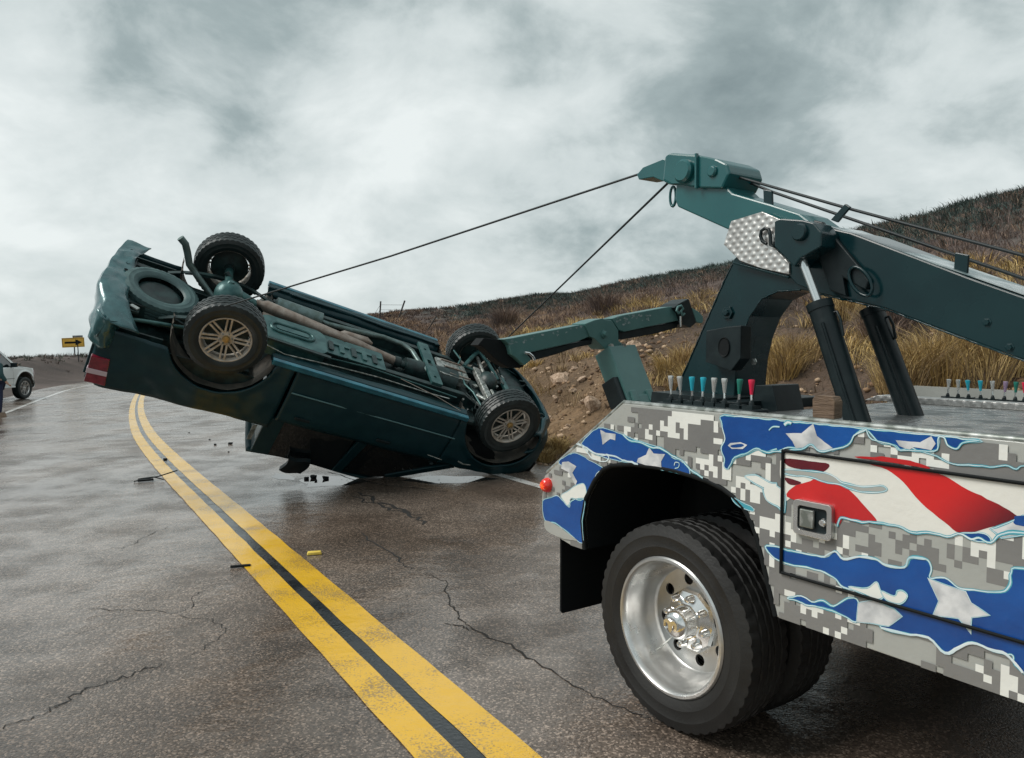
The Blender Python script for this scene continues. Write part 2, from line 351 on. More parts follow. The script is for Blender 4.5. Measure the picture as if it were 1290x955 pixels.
# ---- road
def asphalt():
    m = bpy.data.materials.new('wet_asphalt'); m.use_nodes = True; t = m.node_tree; b = t.nodes['Principled BSDF']; n = t.nodes.new; lk = t.links.new
    co = n('ShaderNodeTexCoord').outputs['Object']
    def noi(s, d=4, r=.5, mp=None):
        q = n('ShaderNodeTexNoise'); q.inputs['Scale'].default_value = s; q.inputs['Detail'].default_value = d; q.inputs['Roughness'].default_value = r
        if mp: k = n('ShaderNodeMapping'); k.inputs['Rotation'].default_value = (0, 0, radians(30)); k.inputs['Scale'].default_value = mp; lk(co, k.inputs[0]); lk(k.outputs[0], q.inputs[0])
        else: lk(co, q.inputs[0])
        return q.outputs[0]
    def mr(v, a, b_, c, d): q = n('ShaderNodeMapRange'); lk(v, q.inputs[0]); [setattr(q.inputs[i+1], 'default_value', z) for i, z in enumerate((a, b_, c, d))]; return q.outputs[0]
    def mth(op, a, b_): 
        q = n('ShaderNodeMath'); q.operation = op
        for i, z in enumerate((a, b_)):
            if isinstance(z, (int, float)): q.inputs[i].default_value = z
            else: lk(z, q.inputs[i])
        return q.outputs[0]
    vo = n('ShaderNodeTexVoronoi'); vo.inputs['Scale'].default_value = 125; lk(co, vo.inputs['Vector'])
    big = noi(.55, 5, .55); mid = noi(2.2, 6, .6); fine = noi(70, 3, .6); streak = noi(.9, 4, .5, (1, .22, 1))
    sp = n('ShaderNodeSeparateColor'); lk(vo.outputs['Color'], sp.inputs[0])
    stone = mr(sp.outputs[0], .70, 1, 0, 1)
    g = mth('ADD', mr(mid, .3, .7, .72, 1.25), mr(fine, .3, .7, -.5, .5)); g = mth('ADD', g, mth('MULTIPLY', stone, 2.1))
    col = n('ShaderNodeMix'); col.data_type = 'RGBA'; col.inputs[6].default_value = (.070, .052, .040, 1); col.inputs[7].default_value = (.140, .112, .092, 1); lk(mr(big, .38, .62, 0, 1), col.inputs[0])
    vs = n('ShaderNodeVectorMath'); vs.operation = 'SCALE'; lk(col.outputs[2], vs.inputs[0]); lk(g, vs.inputs['Scale']); lk(vs.outputs[0], b.inputs['Base Color'])
    wet = mr(mth('ADD', mth('MULTIPLY', streak, .55), mth('MULTIPLY', mid, .45)), .40, .54, 0, 1)
    lk(mr(wet, 0, 1, .36, .11), b.inputs['Roughness']); b.inputs['Specular IOR Level'].default_value = .8
    h = mth('ADD', mth('MULTIPLY', vo.outputs['Distance'], -.55), mth('MULTIPLY', fine, .5)); 
    bp = n('ShaderNodeBump'); bp.inputs['Distance'].default_value = .004; lk(mr(wet, 0, 1, .8, .22), bp.inputs['Strength']); lk(h, bp.inputs['Height'])
    b2 = n('ShaderNodeBump'); b2.inputs['Distance'].default_value = .05; b2.inputs['Strength'].default_value = .28; lk(mid, b2.inputs['Height']); lk(bp.outputs[0], b2.inputs['Normal'])
    lk(b2.outputs[0], b.inputs['Normal']); return m
M_asph = asphalt()
def paint(name, col, worn, th=.5):
    m = asphalt(); m.name = name; t = m.node_tree; b = t.nodes['Principled BSDF']; n = t.nodes.new; lk = t.links.new
    src = b.inputs['Base Color'].links[0].from_socket; co = n('ShaderNodeTexCoord').outputs['Object']
    a = n('ShaderNodeTexNoise'); a.inputs['Scale'].default_value = 105; a.inputs['Detail'].default_value = 4; lk(co, a.inputs[0])
    c = n('ShaderNodeTexNoise'); c.inputs['Scale'].default_value = 2.5; c.inputs['Detail'].default_value = 6; lk(co, c.inputs[0])
    s = n('ShaderNodeMath'); s.operation = 'MULTIPLY_ADD'; lk(c.outputs[0], s.inputs[0]); s.inputs[1].default_value = .6; 
    s2 = n('ShaderNodeMath'); s2.operation = 'MULTIPLY'; lk(a.outputs[0], s2.inputs[0]); s2.inputs[1].default_value = .6; lk(s2.outputs[0], s.inputs[2])
    mr = n('ShaderNodeMapRange'); lk(s.outputs[0], mr.inputs[0]); mr.inputs[1].default_value = th-.03; mr.inputs[2].default_value = th+.09
    mr.inputs[3].default_value = 1; mr.inputs[4].default_value = 0
    k = n('ShaderNodeMix'); k.data_type = 'RGBA'; lk(mr.outputs[0], k.inputs[0]); k.inputs[6].default_value = (*worn, 1); k.inputs[7].default_value = (*col, 1)
    lk(k.outputs[2], b.inputs['Base Color']); 
    for l in list(b.inputs['Roughness'].links): t.links.remove(l)
    b.inputs['Roughness'].default_value = .17; b.inputs['Specular IOR Level'].default_value = 1.0; return m
M_yel = paint('worn_yellow_road_paint', (.74, .43, .025), (.32, .21, .07), .655)
M_wht = paint('worn_white_road_paint', (.66, .66, .64), (.22, .20, .19), .68)
M_tar = mat('black_tar_seal', (.008, .009, .010), .13, 0, (.02, .022, .024), 6, bump=.25, bscale=50, rough2=.3, spec=1.0)
M_crack = mat('tar_dark_crack', (.010, .009, .008), .8)
def strip(name, s0, s1, t0, t1, dz, m, step=.4, nt_=1, wob=0):
    ss = np.arange(s0, s1+1e-6, step); tt = np.linspace(t0, t1, nt_+1); v = []
    for s in ss:
        for k, t in enumerate(tt):
            tw = t + (wob*(mnoise.noise((s*3, k*9.1, 0))) if wob else 0)
            x, y = pos(s, tw); v.append((float(x), float(y), float(zroad(s))+dz))
    q = len(tt); f = [(i*q+j, (i+1)*q+j, (i+1)*q+j+1, i*q+j+1) for i in range(len(ss)-1) for j in range(q-1)]
    mb = MB(); mb.add(v, f); o = mb.build(name, m, smooth=60); return tag(o, kind='structure')
strip('road', -16, 150, -4.95, 4.05, 0, M_asph, .4, 4)
strip('yellow_line', -16, 140, -.210, -.055, .005, M_yel, .1, 1, .006)
strip('yellow_line', -16, 140, .018, .192, .005, M_yel, .1, 1, .006)
strip('tar_joint', -16, 60, -.060, .024, .003, M_tar, .1, 1, .008)
strip('white_edge_line', -16, 140, 3.05, 3.17, .005, M_wht, .2, 1, .006)
strip('white_edge_line', -16, 140, -3.52, -3.39, .005, M_wht, .2, 1, .006)
strip('white_edge_line', -10, 140, -4.62, -4.54, .005, paint('faded_white_road_paint', (.40, .39, .37), (.16, .14, .13), .60), .2, 1, .02)
M_water = mat('shallow_rain_water', (.035, .030, .027), .035, spec=1.0, bump=.06, bscale=14)
def puddle(pts, seed):
    P = [ground(*p) for p in pts]; Q = []; n = len(P)
    for i in range(n):
        a, b = P[i], P[(i+1) % n]
        for k in range(7):
            q = a.lerp(b, k/7); d = (b-a); pn = Vector((-d.y, d.x, 0)).normalized(); Q.append(q + pn*(.05+.05*d.length)*mnoise.noise((q.x*4+seed, q.y*4, seed)) + pn*.02*mnoise.noise((q.x*17+seed, q.y*17, seed)))
    V = []
    for q in Q: s, t = st([q.x], [q.y]); V.append((q.x, q.y, float(zroad(s)[0])+.0012))
    mb = MB(); mb.add(V, [tuple(t) for t in geometry.tessellate_polygon([[Vector((v[0], v[1], 0)) for v in V]])]); tag(mb.build('puddle', M_water), kind='structure')
puddle([(375, 603), (400, 596), (448, 601), (470, 605), (430, 610), (390, 612)], 5)
puddle([(505, 604), (540, 598), (600, 599), (636, 602), (590, 607), (545, 608)], 6)
puddle([(340, 592), (366, 596), (372, 604), (350, 602)], 9)
def crack(pts, wd, seed, jit=.03, sub=5):
    r = random.Random(seed); P = [ground(*p) for p in pts]; Q = []
    for a, b in zip(P, P[1:]):
        for k in range(sub): Q.append(a.lerp(b, k/sub))
    Q.append(P[-1]); Q = [q + Vector((r.uniform(-jit, jit), r.uniform(-jit, jit), 0)) for q in Q]; v = []; n = len(Q)
    for i, q in enumerate(Q):
        d = (Q[min(i+1, n-1)] - Q[max(i-1, 0)]).normalized(); pd = Vector((-d.y, d.x, 0)); ww = wd*r.uniform(.35, 1.3)*(sin(pi*(i+.4)/(n+.2))**.35)
        s, t = st([q.x], [q.y]); z = float(zroad(s)[0])+.0022; v += [(q.x+pd.x*ww/2, q.y+pd.y*ww/2, z), (q.x-pd.x*ww/2, q.y-pd.y*ww/2, z)]
    mb = MB(); mb.add(v, [(2*i, 2*i+1, 2*i+3, 2*i+2) for i in range(n-1)]); tag(mb.build('road_crack', M_crack), kind='structure')
crack([(452,668),(468,682),(500,700),(510,712),(520,716)], .016, 1, .015)
crack([(535,722),(560,732),(568,760),(578,780),(600,796),(640,812),(700,850),(745,875),(790,893),(840,915)], .012, 2, .018, 7)
crack([(560,785),(580,788),(590,793)], .010, 3, .012)
crack([(455,618),(470,630),(500,640),(520,650),(532,660)], .05, 4, .05)
crack([(440,625),(478,636),(510,645),(530,648)], .03, 5, .05)
crack([(0,918),(40,905),(75,888),(105,868),(150,855),(185,842),(205,837)], .010, 6, .02, 7)
crack([(115,765),(150,768),(190,768),(222,772),(240,765),(248,745)], .007, 7, .02, 6)
crack([(225,776),(270,780),(288,795),(262,812),(245,826)], .006, 8, .02, 6)
crack([(140,690),(160,688),(190,672),(215,662)], .007, 9, .03, 5)
crack([(412,592),(450,604),(500,612),(560,618)], .02, 10, .03, 5)

# ------------------------------------------------------------------ wheels
def tyre_mesh(mb, R, rin, W, n=144, lugs=60, depth=.009, y0=0, sgn=1, worn=False):
    side = [(rin-.004, .36), (rin+.004, .42), (rin+.02, .465), (rin+(R-rin)*.33, .497), (rin+(R-rin)*.36, .503), (rin+(R-rin)*.39, .497), (rin+(R-rin)*.62, .498), (rin+(R-rin)*.66, .505), (rin+(R-rin)*.70, .497), (R-.032, .475), (R-.018, .455)]
    tr = [.438, .42, .36, .27, .255, .225, .21, .10, .085, .055, .04]
    prof = [(r, -a*W, 0) for r, a in side] + [(R-.006*(a/.44)**3, -a*W, 1 if a > .3 else 2) for a in tr] + [(R, 0, 2)]
    full = prof + [(r, -a, k) for r, a, k in reversed(prof[:-1])]
    grooves = (.24, .07); vs = []; m = len(full)
    for i, (r, a, k) in enumerate(full):
        an = abs(a)/W
        for j in range(n):
            th = 2*pi*j/n; d = 0
            if k:
                if .212 < an < .257 or .05 < an < .09: d = depth
                if k == 1 and an > .3 and (j % 3 == 0): d = depth*.8
                if k == 2 and (j+int(an*40)) % 4 == 0: d = max(d, depth*.45)
            if (not k) and r > R-.035 and j % 3 == 0: d = depth*.22
            rr = r-d; vs.append((rr*cos(th), a+y0, rr*sin(th)))
    mb.add(vs, [(i*n+j, i*n+(j+1) % n, (i+1)*n+(j+1) % n, (i+1)*n+j) for i in range(m-1) for j in range(n)])
def ngon(cx, cz, r, n=16, ph=0): return [(cx+r*cos(ph+2*pi*k/n), cz+r*sin(ph+2*pi*k/n)) for k in range(n)]

# ================================================================== TOW TRUCK
tow = empty('tow_truck', TRUCK); tag(tow, 'recovery truck with blue grey pixel camouflage side, stars and stripes, and raised dark green boom', 'tow truck')
def livery_mat(name, col, col2, ns=4, lo=.3, hi=.7):
    m = mat(name, col, .26, 0, col2, ns, lo, hi, coat=.35, bump=.35, bscale=42, bdist=.004); return m
L_grey = livery_mat('camo_mid_grey', (.40, .41, .385), (.35, .36, .34))
L_white = livery_mat('camo_off_white', (.80, .81, .77), (.72, .73, .69))
L_dark = livery_mat('camo_dark_grey', (.17, .17, .168), (.21, .208, .20))
L_blue = livery_mat('flag_blue', (.006, .085, .34), (.004, .045, .21), 5)
L_star = livery_mat('silver_star', (.68, .69, .70), (.40, .42, .44), 13, .4, .62)
L_redp = livery_mat('flag_red', (.62, .022, .022), (.42, .014, .018), 3)
L_maroon = livery_mat('flag_deep_red', (.14, .010, .018), (.07, .008, .016), 4)
L_cream = livery_mat('flag_white', (.78, .78, .73), (.72, .71, .66), 3)
L_turq = livery_mat('turquoise_edge', (.10, .44, .52), (.04, .28, .38), 9)
L_wline = livery_mat('white_edge', (.80, .84, .85), (.45, .66, .72), 6)
YB = 0.0
arch_px = [c6(*p) for p in [(205,655),(200,560),(215,470),(250,400),(285,355),(320,338),(400,334),(500,346),(570,360),(640,380),(705,402),(765,432),(812,468),(850,510),(880,565),(900,620),(930,740),(975,905)]]
arch = [T2(p, 0) for p in arch_px]
arch[0] = (-.50, .60); arch[-1] = (.497, .60)
XR = 2.45
outline = [(-.256, 1.266), (-.795, .885), (-.815, .77), (-.785, .63), (-.60, .60)] + arch + [(XR, .60), (XR, 1.266)]
door = [(.527, 1.158), (.527, .762), (XR-.1, .762), (XR-.1, 1.158)]
def pnpoly(p, poly):
    x, y = p; c = False; n = len(poly)
    for i in range(n):
        (x1, y1), (x2, y2) = poly[i], poly[i-1]
        if (y1 > y) != (y2 > y) and x < (x2-x1)*(y-y1)/(y2-y1)+x1: c = not c
    return c
def dil(poly, d):
    cx = sum(p[0] for p in poly)/len(poly); cz = sum(p[1] for p in poly)/len(poly); return [(p[0]+(d if p[0] > cx else -d), p[1]+(d if p[1] > cz else -d)) for p in poly]
MB().plate(outline, [dil(door, .005)], 0, .03).build('side_panel', L_grey, tow, bevel=.002)
MB().plate([(.49, .74), (XR-.06, .74), (XR-.06, 1.18), (.49, 1.18)], [], .031, .05).build('compartment_back', M_dark, tow)
dr = MB().plate(door, [], -.003, .027).build('compartment_door', L_grey, tow, bevel=.002)
# camo cells
def camo():
    cs = .0205; mb = MB(); x0 = -.82; nx = int((XR-x0)/cs); nz = int(.68/cs); 
    cell = {}
    for i in range(nx):
        for k in range(nz):
            xx = x0+(i+.5)*cs; z = .60+(k+.5)*cs
            a = mnoise.noise((xx*5.2+3, z*9.5+11, .3))+.40*mnoise.noise((xx*17, z*26, 4)); b = mnoise.noise((xx*5.0+31, z*9.0+7, 8))+.40*mnoise.noise((xx*17+9, z*26, 7))
            jt = .16*(mnoise.cell((i*1.0, k*1.0, 3.5))-.5)*2
            c = None
            if a+jt > .10: c = 0
            if b-jt > .17: c = 1
            if c == 1 and jt > .13: c = 0
            if c is None: continue
            ok = all(pnpoly((xx+dx*cs, z+dz*cs), outline) for dx in (-.5, .5) for dz in (-.5, .5))
            if ok: cell[(i, k)] = c
    for k in range(nz):
        i = 0
        while i < nx:
            c = cell.get((i, k)); j = i
            if c is None: i += 1; continue
            while cell.get((j, k)) == c: j += 1
            mb.add([(x0+i*cs, -.0034, .60+k*cs), (x0+j*cs, -.0034, .60+k*cs), (x0+j*cs, -.0034, .60+(k+1)*cs), (x0+i*cs, -.0034, .60+(k+1)*cs)], [(0, 1, 2, 3)], c); i = j
    mb.build('camouflage_print', [L_white, L_dark], tow)
camo()
def wavy(poly, amp=.004, step=.02, seed=0, closed=True):
    out_ = []; n = len(poly)
    for i in range(n if closed else n-1):
        a = Vector(poly[i]); b = Vector(poly[(i+1) % n]); l = (b-a).length; m = max(1, int(l/step)); d = (b-a)/max(l, 1e-6); pn = Vector((-d.y, d.x))
        for k in range(m):
            q = a.lerp(b, k/m); w_ = amp*mnoise.noise((q.x*38+seed, q.y*38, seed*1.7)); 
            out_.append(tuple(q + pn*(w_ if k else w_*.5)))
    if not closed: out_.append(tuple(poly[-1]))
    return out_
def ribbon(mb, path, wd, y, mi, closed=True, seed=0):
    n = len(path); vs = []
    for i, p in enumerate(path):
        a = Vector(path[i-1] if (closed or i) else path[0]); b = Vector(path[(i+1) % n] if (closed or i < n-1) else path[-1]); d = (b-a)
        if d.length < 1e-9: d = Vector((1, 0))
        d.normalize(); pn = Vector((-d.y, d.x)); k = wd*(.65+.6*abs(mnoise.noise((p[0]*14+seed, p[1]*14, 1))*1.6)); vs += [(p[0]+pn.x*k/2, y, p[1]+pn.y*k/2), (p[0]-pn.x*k/2, y, p[1]-pn.y*k/2)]
    m = n if closed else n-1
    mb.add(vs, [(2*i, 2*i+1, 2*((i+1) % n)+1, 2*((i+1) % n)) for i in range(m)], mi)
def fade_mat():
    m = livery_mat('flag_red_fading_to_maroon', (.62, .02, .02), (.5, .015, .02), 3); t = m.node_tree; b = t.nodes['Principled BSDF']
    s = t.nodes.new('ShaderNodeSeparateXYZ'); c = t.nodes.new('ShaderNodeTexCoord'); t.links.new(c.outputs['Object'], s.inputs[0])
    a = t.nodes.new('ShaderNodeMath'); a.operation = 'MULTIPLY_ADD'; t.links.new(s.outputs[2], a.inputs[0]); a.inputs[1].default_value = -.9; t.links.new(s.outputs[0], a.inputs[2])
    mr = t.nodes.new('ShaderNodeMapRange'); mr.interpolation_type = 'SMOOTHSTEP'; t.links.new(a.outputs[0], mr.inputs[0]); mr.inputs[1].default_value = .02; mr.inputs[2].default_value = .30
    k = t.nodes.new('ShaderNodeMix'); k.data_type = 'RGBA'; k.inputs[6].default_value = (.62, .02, .02, 1); k.inputs[7].default_value = (.05, .006, .014, 1)
    t.links.new(mr.outputs[0], k.inputs[0]); t.links.new(k.outputs[2], b.inputs['Base Color']); return m
PR = MB(); LM = [L_blue, L_star, L_redp, L_maroon, L_cream, L_turq, L_wline, L_grey, L_white, L_dark, fade_mat()]
def crom(P, closed, m=4):
    out_ = []; n = len(P)
    for i in range(n if closed else n-1):
        g = (lambda k: Vector(P[k % n])) if closed else (lambda k: Vector(P[max(0, min(n-1, k))]))
        a, b, c, d = g(i-1), g(i), g(i+1), g(i+2); l = (c-b).length; mm = m if l > .012 else 2
        if l > .16: out_ += [tuple(b)]; continue      # long straight runs stay straight
        for k in range(mm):
            t = k/mm; out_.append(tuple(.5*((2*b)+(c-a)*t+(2*a-5*b+4*c-d)*t*t+(3*b-a-3*c+d)*t**3)*1.0))
    if not closed: out_.append(tuple(P[-1]))
    return out_
def shape(pts, f, mi, layer, edge=None, ew=.007, amp=.004, ecl=None, seed=1):
    poly = [T2(f(*p) if f else p, 0) for p in pts]; poly = crom(poly, True) if mi != 1 else poly; poly = [(min(a, XR-.02), max(min(z, 1.262), .603)) for a, z in poly]
    wv = wavy(poly, amp if mi != 1 else .0015, .014, seed); y = -.0038-.0005*layer
    tri = geometry.tessellate_polygon([[Vector((a, b, 0)) for a, b in wv]]); PR.add([(a, y, b) for a, b in wv], [tuple(t) for t in tri], mi)
    if edge is not None: ribbon(PR, wv, ew*.85, y-.00015, TQ, True, seed); ribbon(PR, wv, ew*.38, y-.0003, W_, True, seed+3)
def line(pts, f, mi, layer, ew=.008, amp=.005, seed=1):
    p = crom([T2(f(*q) if f else q, 0) for q in pts], False); ribbon(PR, wavy(p, amp, .012, seed, False), ew*.4, -.0038-.0005*layer-.0005, W_, False, seed+9); ribbon(PR, wavy(p, amp, .012, seed, False), ew, -.0038-.0005*layer-.0003, mi, False, seed)
W_, TQ = 6, 5
shape([(205,245),(270,188),(345,207),(430,240),(530,272),(565,305),(600,320),(632,350),(630,378),(560,362),(430,335),(330,316),(250,290),(215,262)], c6, 0, 1, W_, .006, seed=1)
shape([(278,195),(300,207),(340,212),(338,238),(318,232),(288,255),(283,222)], c6, 1, 3, None, seed=2)
shape([(430,310),(462,295),(475,266),(492,290),(538,293),(522,322),(524,352),(470,340),(424,326)], c6, 1, 3, None, seed=3)
line([(183,252),(225,268),(262,290),(330,300),(360,312),(430,334)], c6, W_, 4, .008, seed=4)
line([(190,250),(215,270),(250,312),(300,322),(310,300),(262,290)], c6, 6, 4, .006, seed=41)
line([(370,215),(395,238),(440,246),(480,262),(530,272),(570,300),(605,318),(640,355),(690,388)], c6, TQ, 4, .010, .008, seed=5)
line([(575,338),(580,325),(595,330),(592,345),(578,350)], c6, TQ, 4, .006, .002, seed=51)
shape([(128,308),(185,290),(285,345),(262,372),(232,440),(222,452),(182,432),(174,385),(150,352),(112,330)], c6, 0, 1, W_, .005, seed=6)
shape([(125,325),(150,322),(182,342),(166,368),(185,402),(178,418),(150,365),(120,350)], c6, 1, 3, None, seed=7)
shape([(180,418),(212,412),(222,450),(200,478),(160,470),(155,505),(140,490),(120,460),(150,440)], c6, 8, 2, W_, .006, seed=8)
shape([(47,482),(78,468),(105,460),(125,478),(148,500),(165,478),(215,478),(205,560),(206,650),(150,608),(98,570),(55,556)], c6, 0, 2, W_, .007, seed=9)
shape([(56,560),(98,574),(150,612),(185,640),(120,628),(62,598)], c6, 7, 3, None, seed=10)
# big blue field along the top
top_r = [(c7(60,140)), c7(500,190), c7(820,224), (1400, 575)]
shape([c6(775,136), c7(60,140), c7(500,188), c7(820,222), c7(760,233), c7(735,255), c7(702,242), c7(690,212), c7(670,210), c7(662,258), c7(600,262), c7(560,248), c7(525,258), c7(500,240), c7(440,228), c7(395,182), c7(350,205), c7(325,240), c7(250,262), c7(190,240), c7(150,255), c7(100,250), c7(60,264),
       c6(987,275), c6(940,288), c6(905,275), c6(860,297), c6(820,312), c6(792,352), c6(774,342), c6(775,310), c6(762,270), c6(777,232), c6(765,172)], None, 0, 1, W_, .008, seed=11)
line([c6(987,270), c6(940,284), c6(905,270), c6(858,292), c6(818,306), c6(792,350)], None, TQ, 4, .008, .006, seed=111)
shape([(790,258),(800,248),(840,245),(868,256),(850,272),(806,272)], c6, 1, 3, None, seed=12)
shape([(802,258),(842,251),(855,258),(840,265),(808,266)], c6, 0, 4, None, .004, .001, seed=121)
shape([(92,196),(152,196),(196,160),(210,206),(270,252),(228,265),(185,248),(130,252),(118,226)], c7, 1, 3, None, seed=13)
shape([(506,222),(598,230),(640,207),(656,235),(640,260),(575,248),(555,258),(520,244)], c7, 1, 3, None, seed=14)
line([(395,180),(420,218),(500,240),(525,258),(600,262),(662,258),(668,212),(690,212),(702,242),(735,255),(760,233),(822,222)], c7, TQ, 5, .006, .006, seed=15)
line([(0,262),(30,268),(60,264),(150,256),(190,238),(215,262),(250,262),(325,240),(350,205),(395,182)], c7, TQ, 5, .008, .006, seed=16)
line([(30,185),(45,172),(70,172)], c7, TQ, 4, .008, .001, seed=17); line([(88,165),(100,155),(115,158)], c7, TQ, 4, .018, .001, seed=18)
line([(540,257),(640,275),(720,312),(800,316),(860,322),(920,318),(960,330),(990,320),(1100,340)], c7, TQ, 4, .006, .006, seed=19)
# red flick above the door, flag field on the door
shape([(350,285),(420,285),(470,285),(560,300),(620,318),(632,329),(560,318),(450,300)], c7, 2, 2, None, seed=20)
shape([(92,270),(400,306),(985,386),(1300,428),(1300,600),(985,580),(910,575),(862,603),(800,590),(752,572),(700,584),(640,568),(570,568),(520,548),(440,532),(385,530),(300,510),(282,545),(200,480),(120,440),(90,440)], c7, 4, 2, None, .002, seed=21)
shape([(92,292),(180,300),(255,312),(230,342),(160,335),(100,318)], c7, 3, 3, None, seed=22)
shape([(90,333),(190,338),(262,352),(300,378),(345,390),(400,398),(460,395),(470,412),(400,420),(340,405),(290,386),(240,380),(190,362),(92,350)], c7, 7, 4, TQ, .008, .006, seed=23)
shape([(96,434),(130,392),(180,378),(205,366),(245,382),(290,387),(335,412),(390,470),(436,528),(390,530),(345,528),(310,512),(285,540),(200,470)], c7, 2, 3, None, .002, seed=24)
shape([(92,362),(150,380),(128,390),(100,384)], c7, 3, 4, None, seed=25)
shape([(400,308),(530,330),(665,347),(755,395),(970,512),(860,550),(752,571),(690,530),(600,455),(535,380),(475,335)], c7, 10, 3, None, .001, seed=26)
shape([(752,571),(840,573),(862,603),(800,598)], c7, 0, 4, TQ, .007, seed=28)
shape([(862,556),(930,532),(985,505),(1300,560),(1300,600),(985,578),(905,590)], c7, 1, 4, TQ, .007, seed=29)
shape([(955,520),(990,505),(1300,540),(1300,562),(985,545)], c7, 0, 5, None, seed=30)
line([(285,545),(300,512),(340,520),(380,530),(440,532),(520,548),(570,568),(640,568),(700,584),(752,572),(790,592),(820,588),(862,604),(905,575),(985,570),(1300,606)], c7, TQ, 5, .010, .008, seed=31)
# white tendril left of the door
shape([c6(858,382), c6(900,376), c6(955,405), c6(987,408), c7(60,392), c7(88,420), c7(88,492), c7(60,470), c7(20,445), c7(5,400), c6(935,432), c6(890,405)], None, 8, 3, W_, .007, seed=32)
shape([(806,464),(845,485),(888,506),(892,522),(850,510),(818,488)], c6, 5, 3, W_, .005, seed=33)
# lower blue band
shape([c7(15,622), c7(60,622), c7(100,635), c7(170,650), c7(240,660), c7(278,638), c7(310,668), c7(370,660), c7(430,668), c7(470,692), c7(540,700), c7(560,665), c7(620,668), c7(640,700), c7(635,740), c7(690,738), c7(740,775), c7(800,785), c7(900,792), c7(935,765), c7(940,720), c7(985,704), (1420, 745), (1420, 935), (1290, 847),
       c8(1260,435), c8(1240,430), c8(1200,420), c8(1140,396), c8(1100,412), c8(1060,427), c8(1010,382), c8(940,370), c8(870,352), c7(430,860), c7(400,800), c7(310,776), c7(280,745), c7(240,720), c7(170,700), c7(110,690), c7(50,665)], None, 0, 1, TQ, .010, .005, seed=34)
line([c7(240,660), c7(278,638), c7(310,668), c7(370,660), c7(430,668), c7(470,692), c7(540,700), c7(560,665), c7(620,668)], None, W_, 5, .007, .005, seed=35)
line([c8(870,352), c8(940,370), c8(1010,382), c8(1060,427), c8(1100,412), c8(1140,396), c8(1200,420), c8(1240,430), (1290, 847)], None, W_, 5, .009, .006, seed=36)
shape([(98,815),(150,808),(190,828),(235,826),(272,845),(325,815),(365,828),(362,903),(320,888),(280,866),(225,852),(180,842),(130,824)], c7, 0, 2, TQ, .009, .007, seed=37)
shape([(625,738),(660,752),(705,768),(770,790),(790,832),(862,880),(792,888),(790,952),(742,892),(645,880),(668,826)], c7, 1, 3, W_, .004, .003, seed=38)
shape([(365,832),(425,822),(500,855),(532,884),(480,922),(425,912),(358,905)], c7, 1, 3, W_, .004, .003, seed=39)
shape([(328,772),(400,777),(435,754),(452,788),(470,800),(440,822),(382,800)], c7, 8, 3, W_, .006, seed=40)
shape([(452,788),(500,806),(512,788),(535,788),(552,808),(522,838),(470,822)], c7, 8, 4, W_, .006, seed=42)
PR.build('flag_print', LM, tow)
# black bead standing in for the shaded door gap, top edge rail, arch trim
sl = MB()
for a, b in (((.522, .757), (.522, 1.163)), ((.519, 1.163), (XR-.1, 1.163)), ((.519, .757), (XR-.1, .757))):
    sl.tube([(a[0], -.009, a[1]), (b[0], -.009, b[1])], .0055, 6)
sl.build('door_gap_line', M_dark, tow)
MB().tube([(-.785, .012, .905), (-.262, .012, 1.270), (XR, .012, 1.270)], .010, 8).build('top_edge_rail', M_bright, tow, smooth=60)
MB().tube([(a, .004, z) for a, z in arch], .011, 8).build('wheel_arch_trim', M_dark, tow, smooth=60)
ln = MB(); n_ = len(arch)
ln.add([(a, y, z) for y in (.012, .62) for a, z in arch], [(i, i+1, n_+i+1, n_+i) for i in range(n_-1)])
ln.add([(a, .62, z) for a, z in arch], [tuple(t) for t in geometry.tessellate_polygon([[Vector((a, z, 0)) for a, z in arch]])])
ln.build('wheel_well', M_dark, tow, smooth=50)
# body boxes behind the side panels
bd = MB()
for y0, y1 in ((.031, .50), (1.80, 2.27)):
    bd.prism([(-.785, .885), (-.80, .77), (-.77, .64), (-.52, .62), (-.52, 1.03), (-.10, 1.160), (-.34, 1.160)], y0, y1)
    bd.prism([(.53, .62), (XR, .62), (XR, 1.165), (.10, 1.165), (.40, .95)], y0+.03, y1)
bd.build('body_box', M_black, tow, bevel=.004)
MB().plate(outline, [], 2.27, 2.30).build('side_panel', L_grey, tow, label='far side body panel in the same camouflage')
MB().box(((XR-.20)/2, 1.15, 1.178), (XR+.20, 2.23, .022)).build('deck_plate', M_deck, tow, bevel=.003)
for y0_ in (.032,): MB().prism([(-.26, 1.19), (XR, 1.19), (XR, 1.262), (-.26, 1.262)], y0_, y0_+.12).build('side_rail', M_black, tow, bevel=.003)
MB().prism([(-.262, 1.262), (-.79, .893), (-.79, .875), (-.262, 1.245)], .032, .50).build('tail_slope', M_deck, tow)
ch = MB()
for y in (.80, 1.50): ch.box((.85, y, .62), (3.5, .09, .24))
ch.box((-.75, 1.15, .72), (.16, 1.5, .22)); ch.tube([(0, .3, .405), (0, 2.0, .405)], .055, 12); ch.lathe([(.02, .95), (.15, 1.0), (.19, 1.15), (.15, 1.3), (.02, 1.35)], 20, T=Matrix.Translation((0, 0, .405)))
ch.box((.2, .66, .95), (.08, .06, .5)); ch.box((-.25, .66, .9), (.06, .06, .4)); ch.box((1.0, 1.15, .93), (2.6, 1.3, .44))
ch.build('chassis_frame', M_dark, tow)
# marker light
ml = TK(690.4, 611, 0)
MB().lathe([(.001, -.036), (.018, -.034), (.028, -.026), (.034, -.012), (.035, .0)], 28, T=Matrix.Translation((ml.x, 0, ml.z))).build('marker_light', M_red, tow, smooth=40)
k_ = MB()
for q in range(8):
    a = q*pi/4; k_.tube([(ml.x, -.0375, ml.z), (ml.x+.018*cos(a), -.0355, ml.z+.018*sin(a))], .0016, 5)
k_.build('marker_light_core', M_redglow, tow)
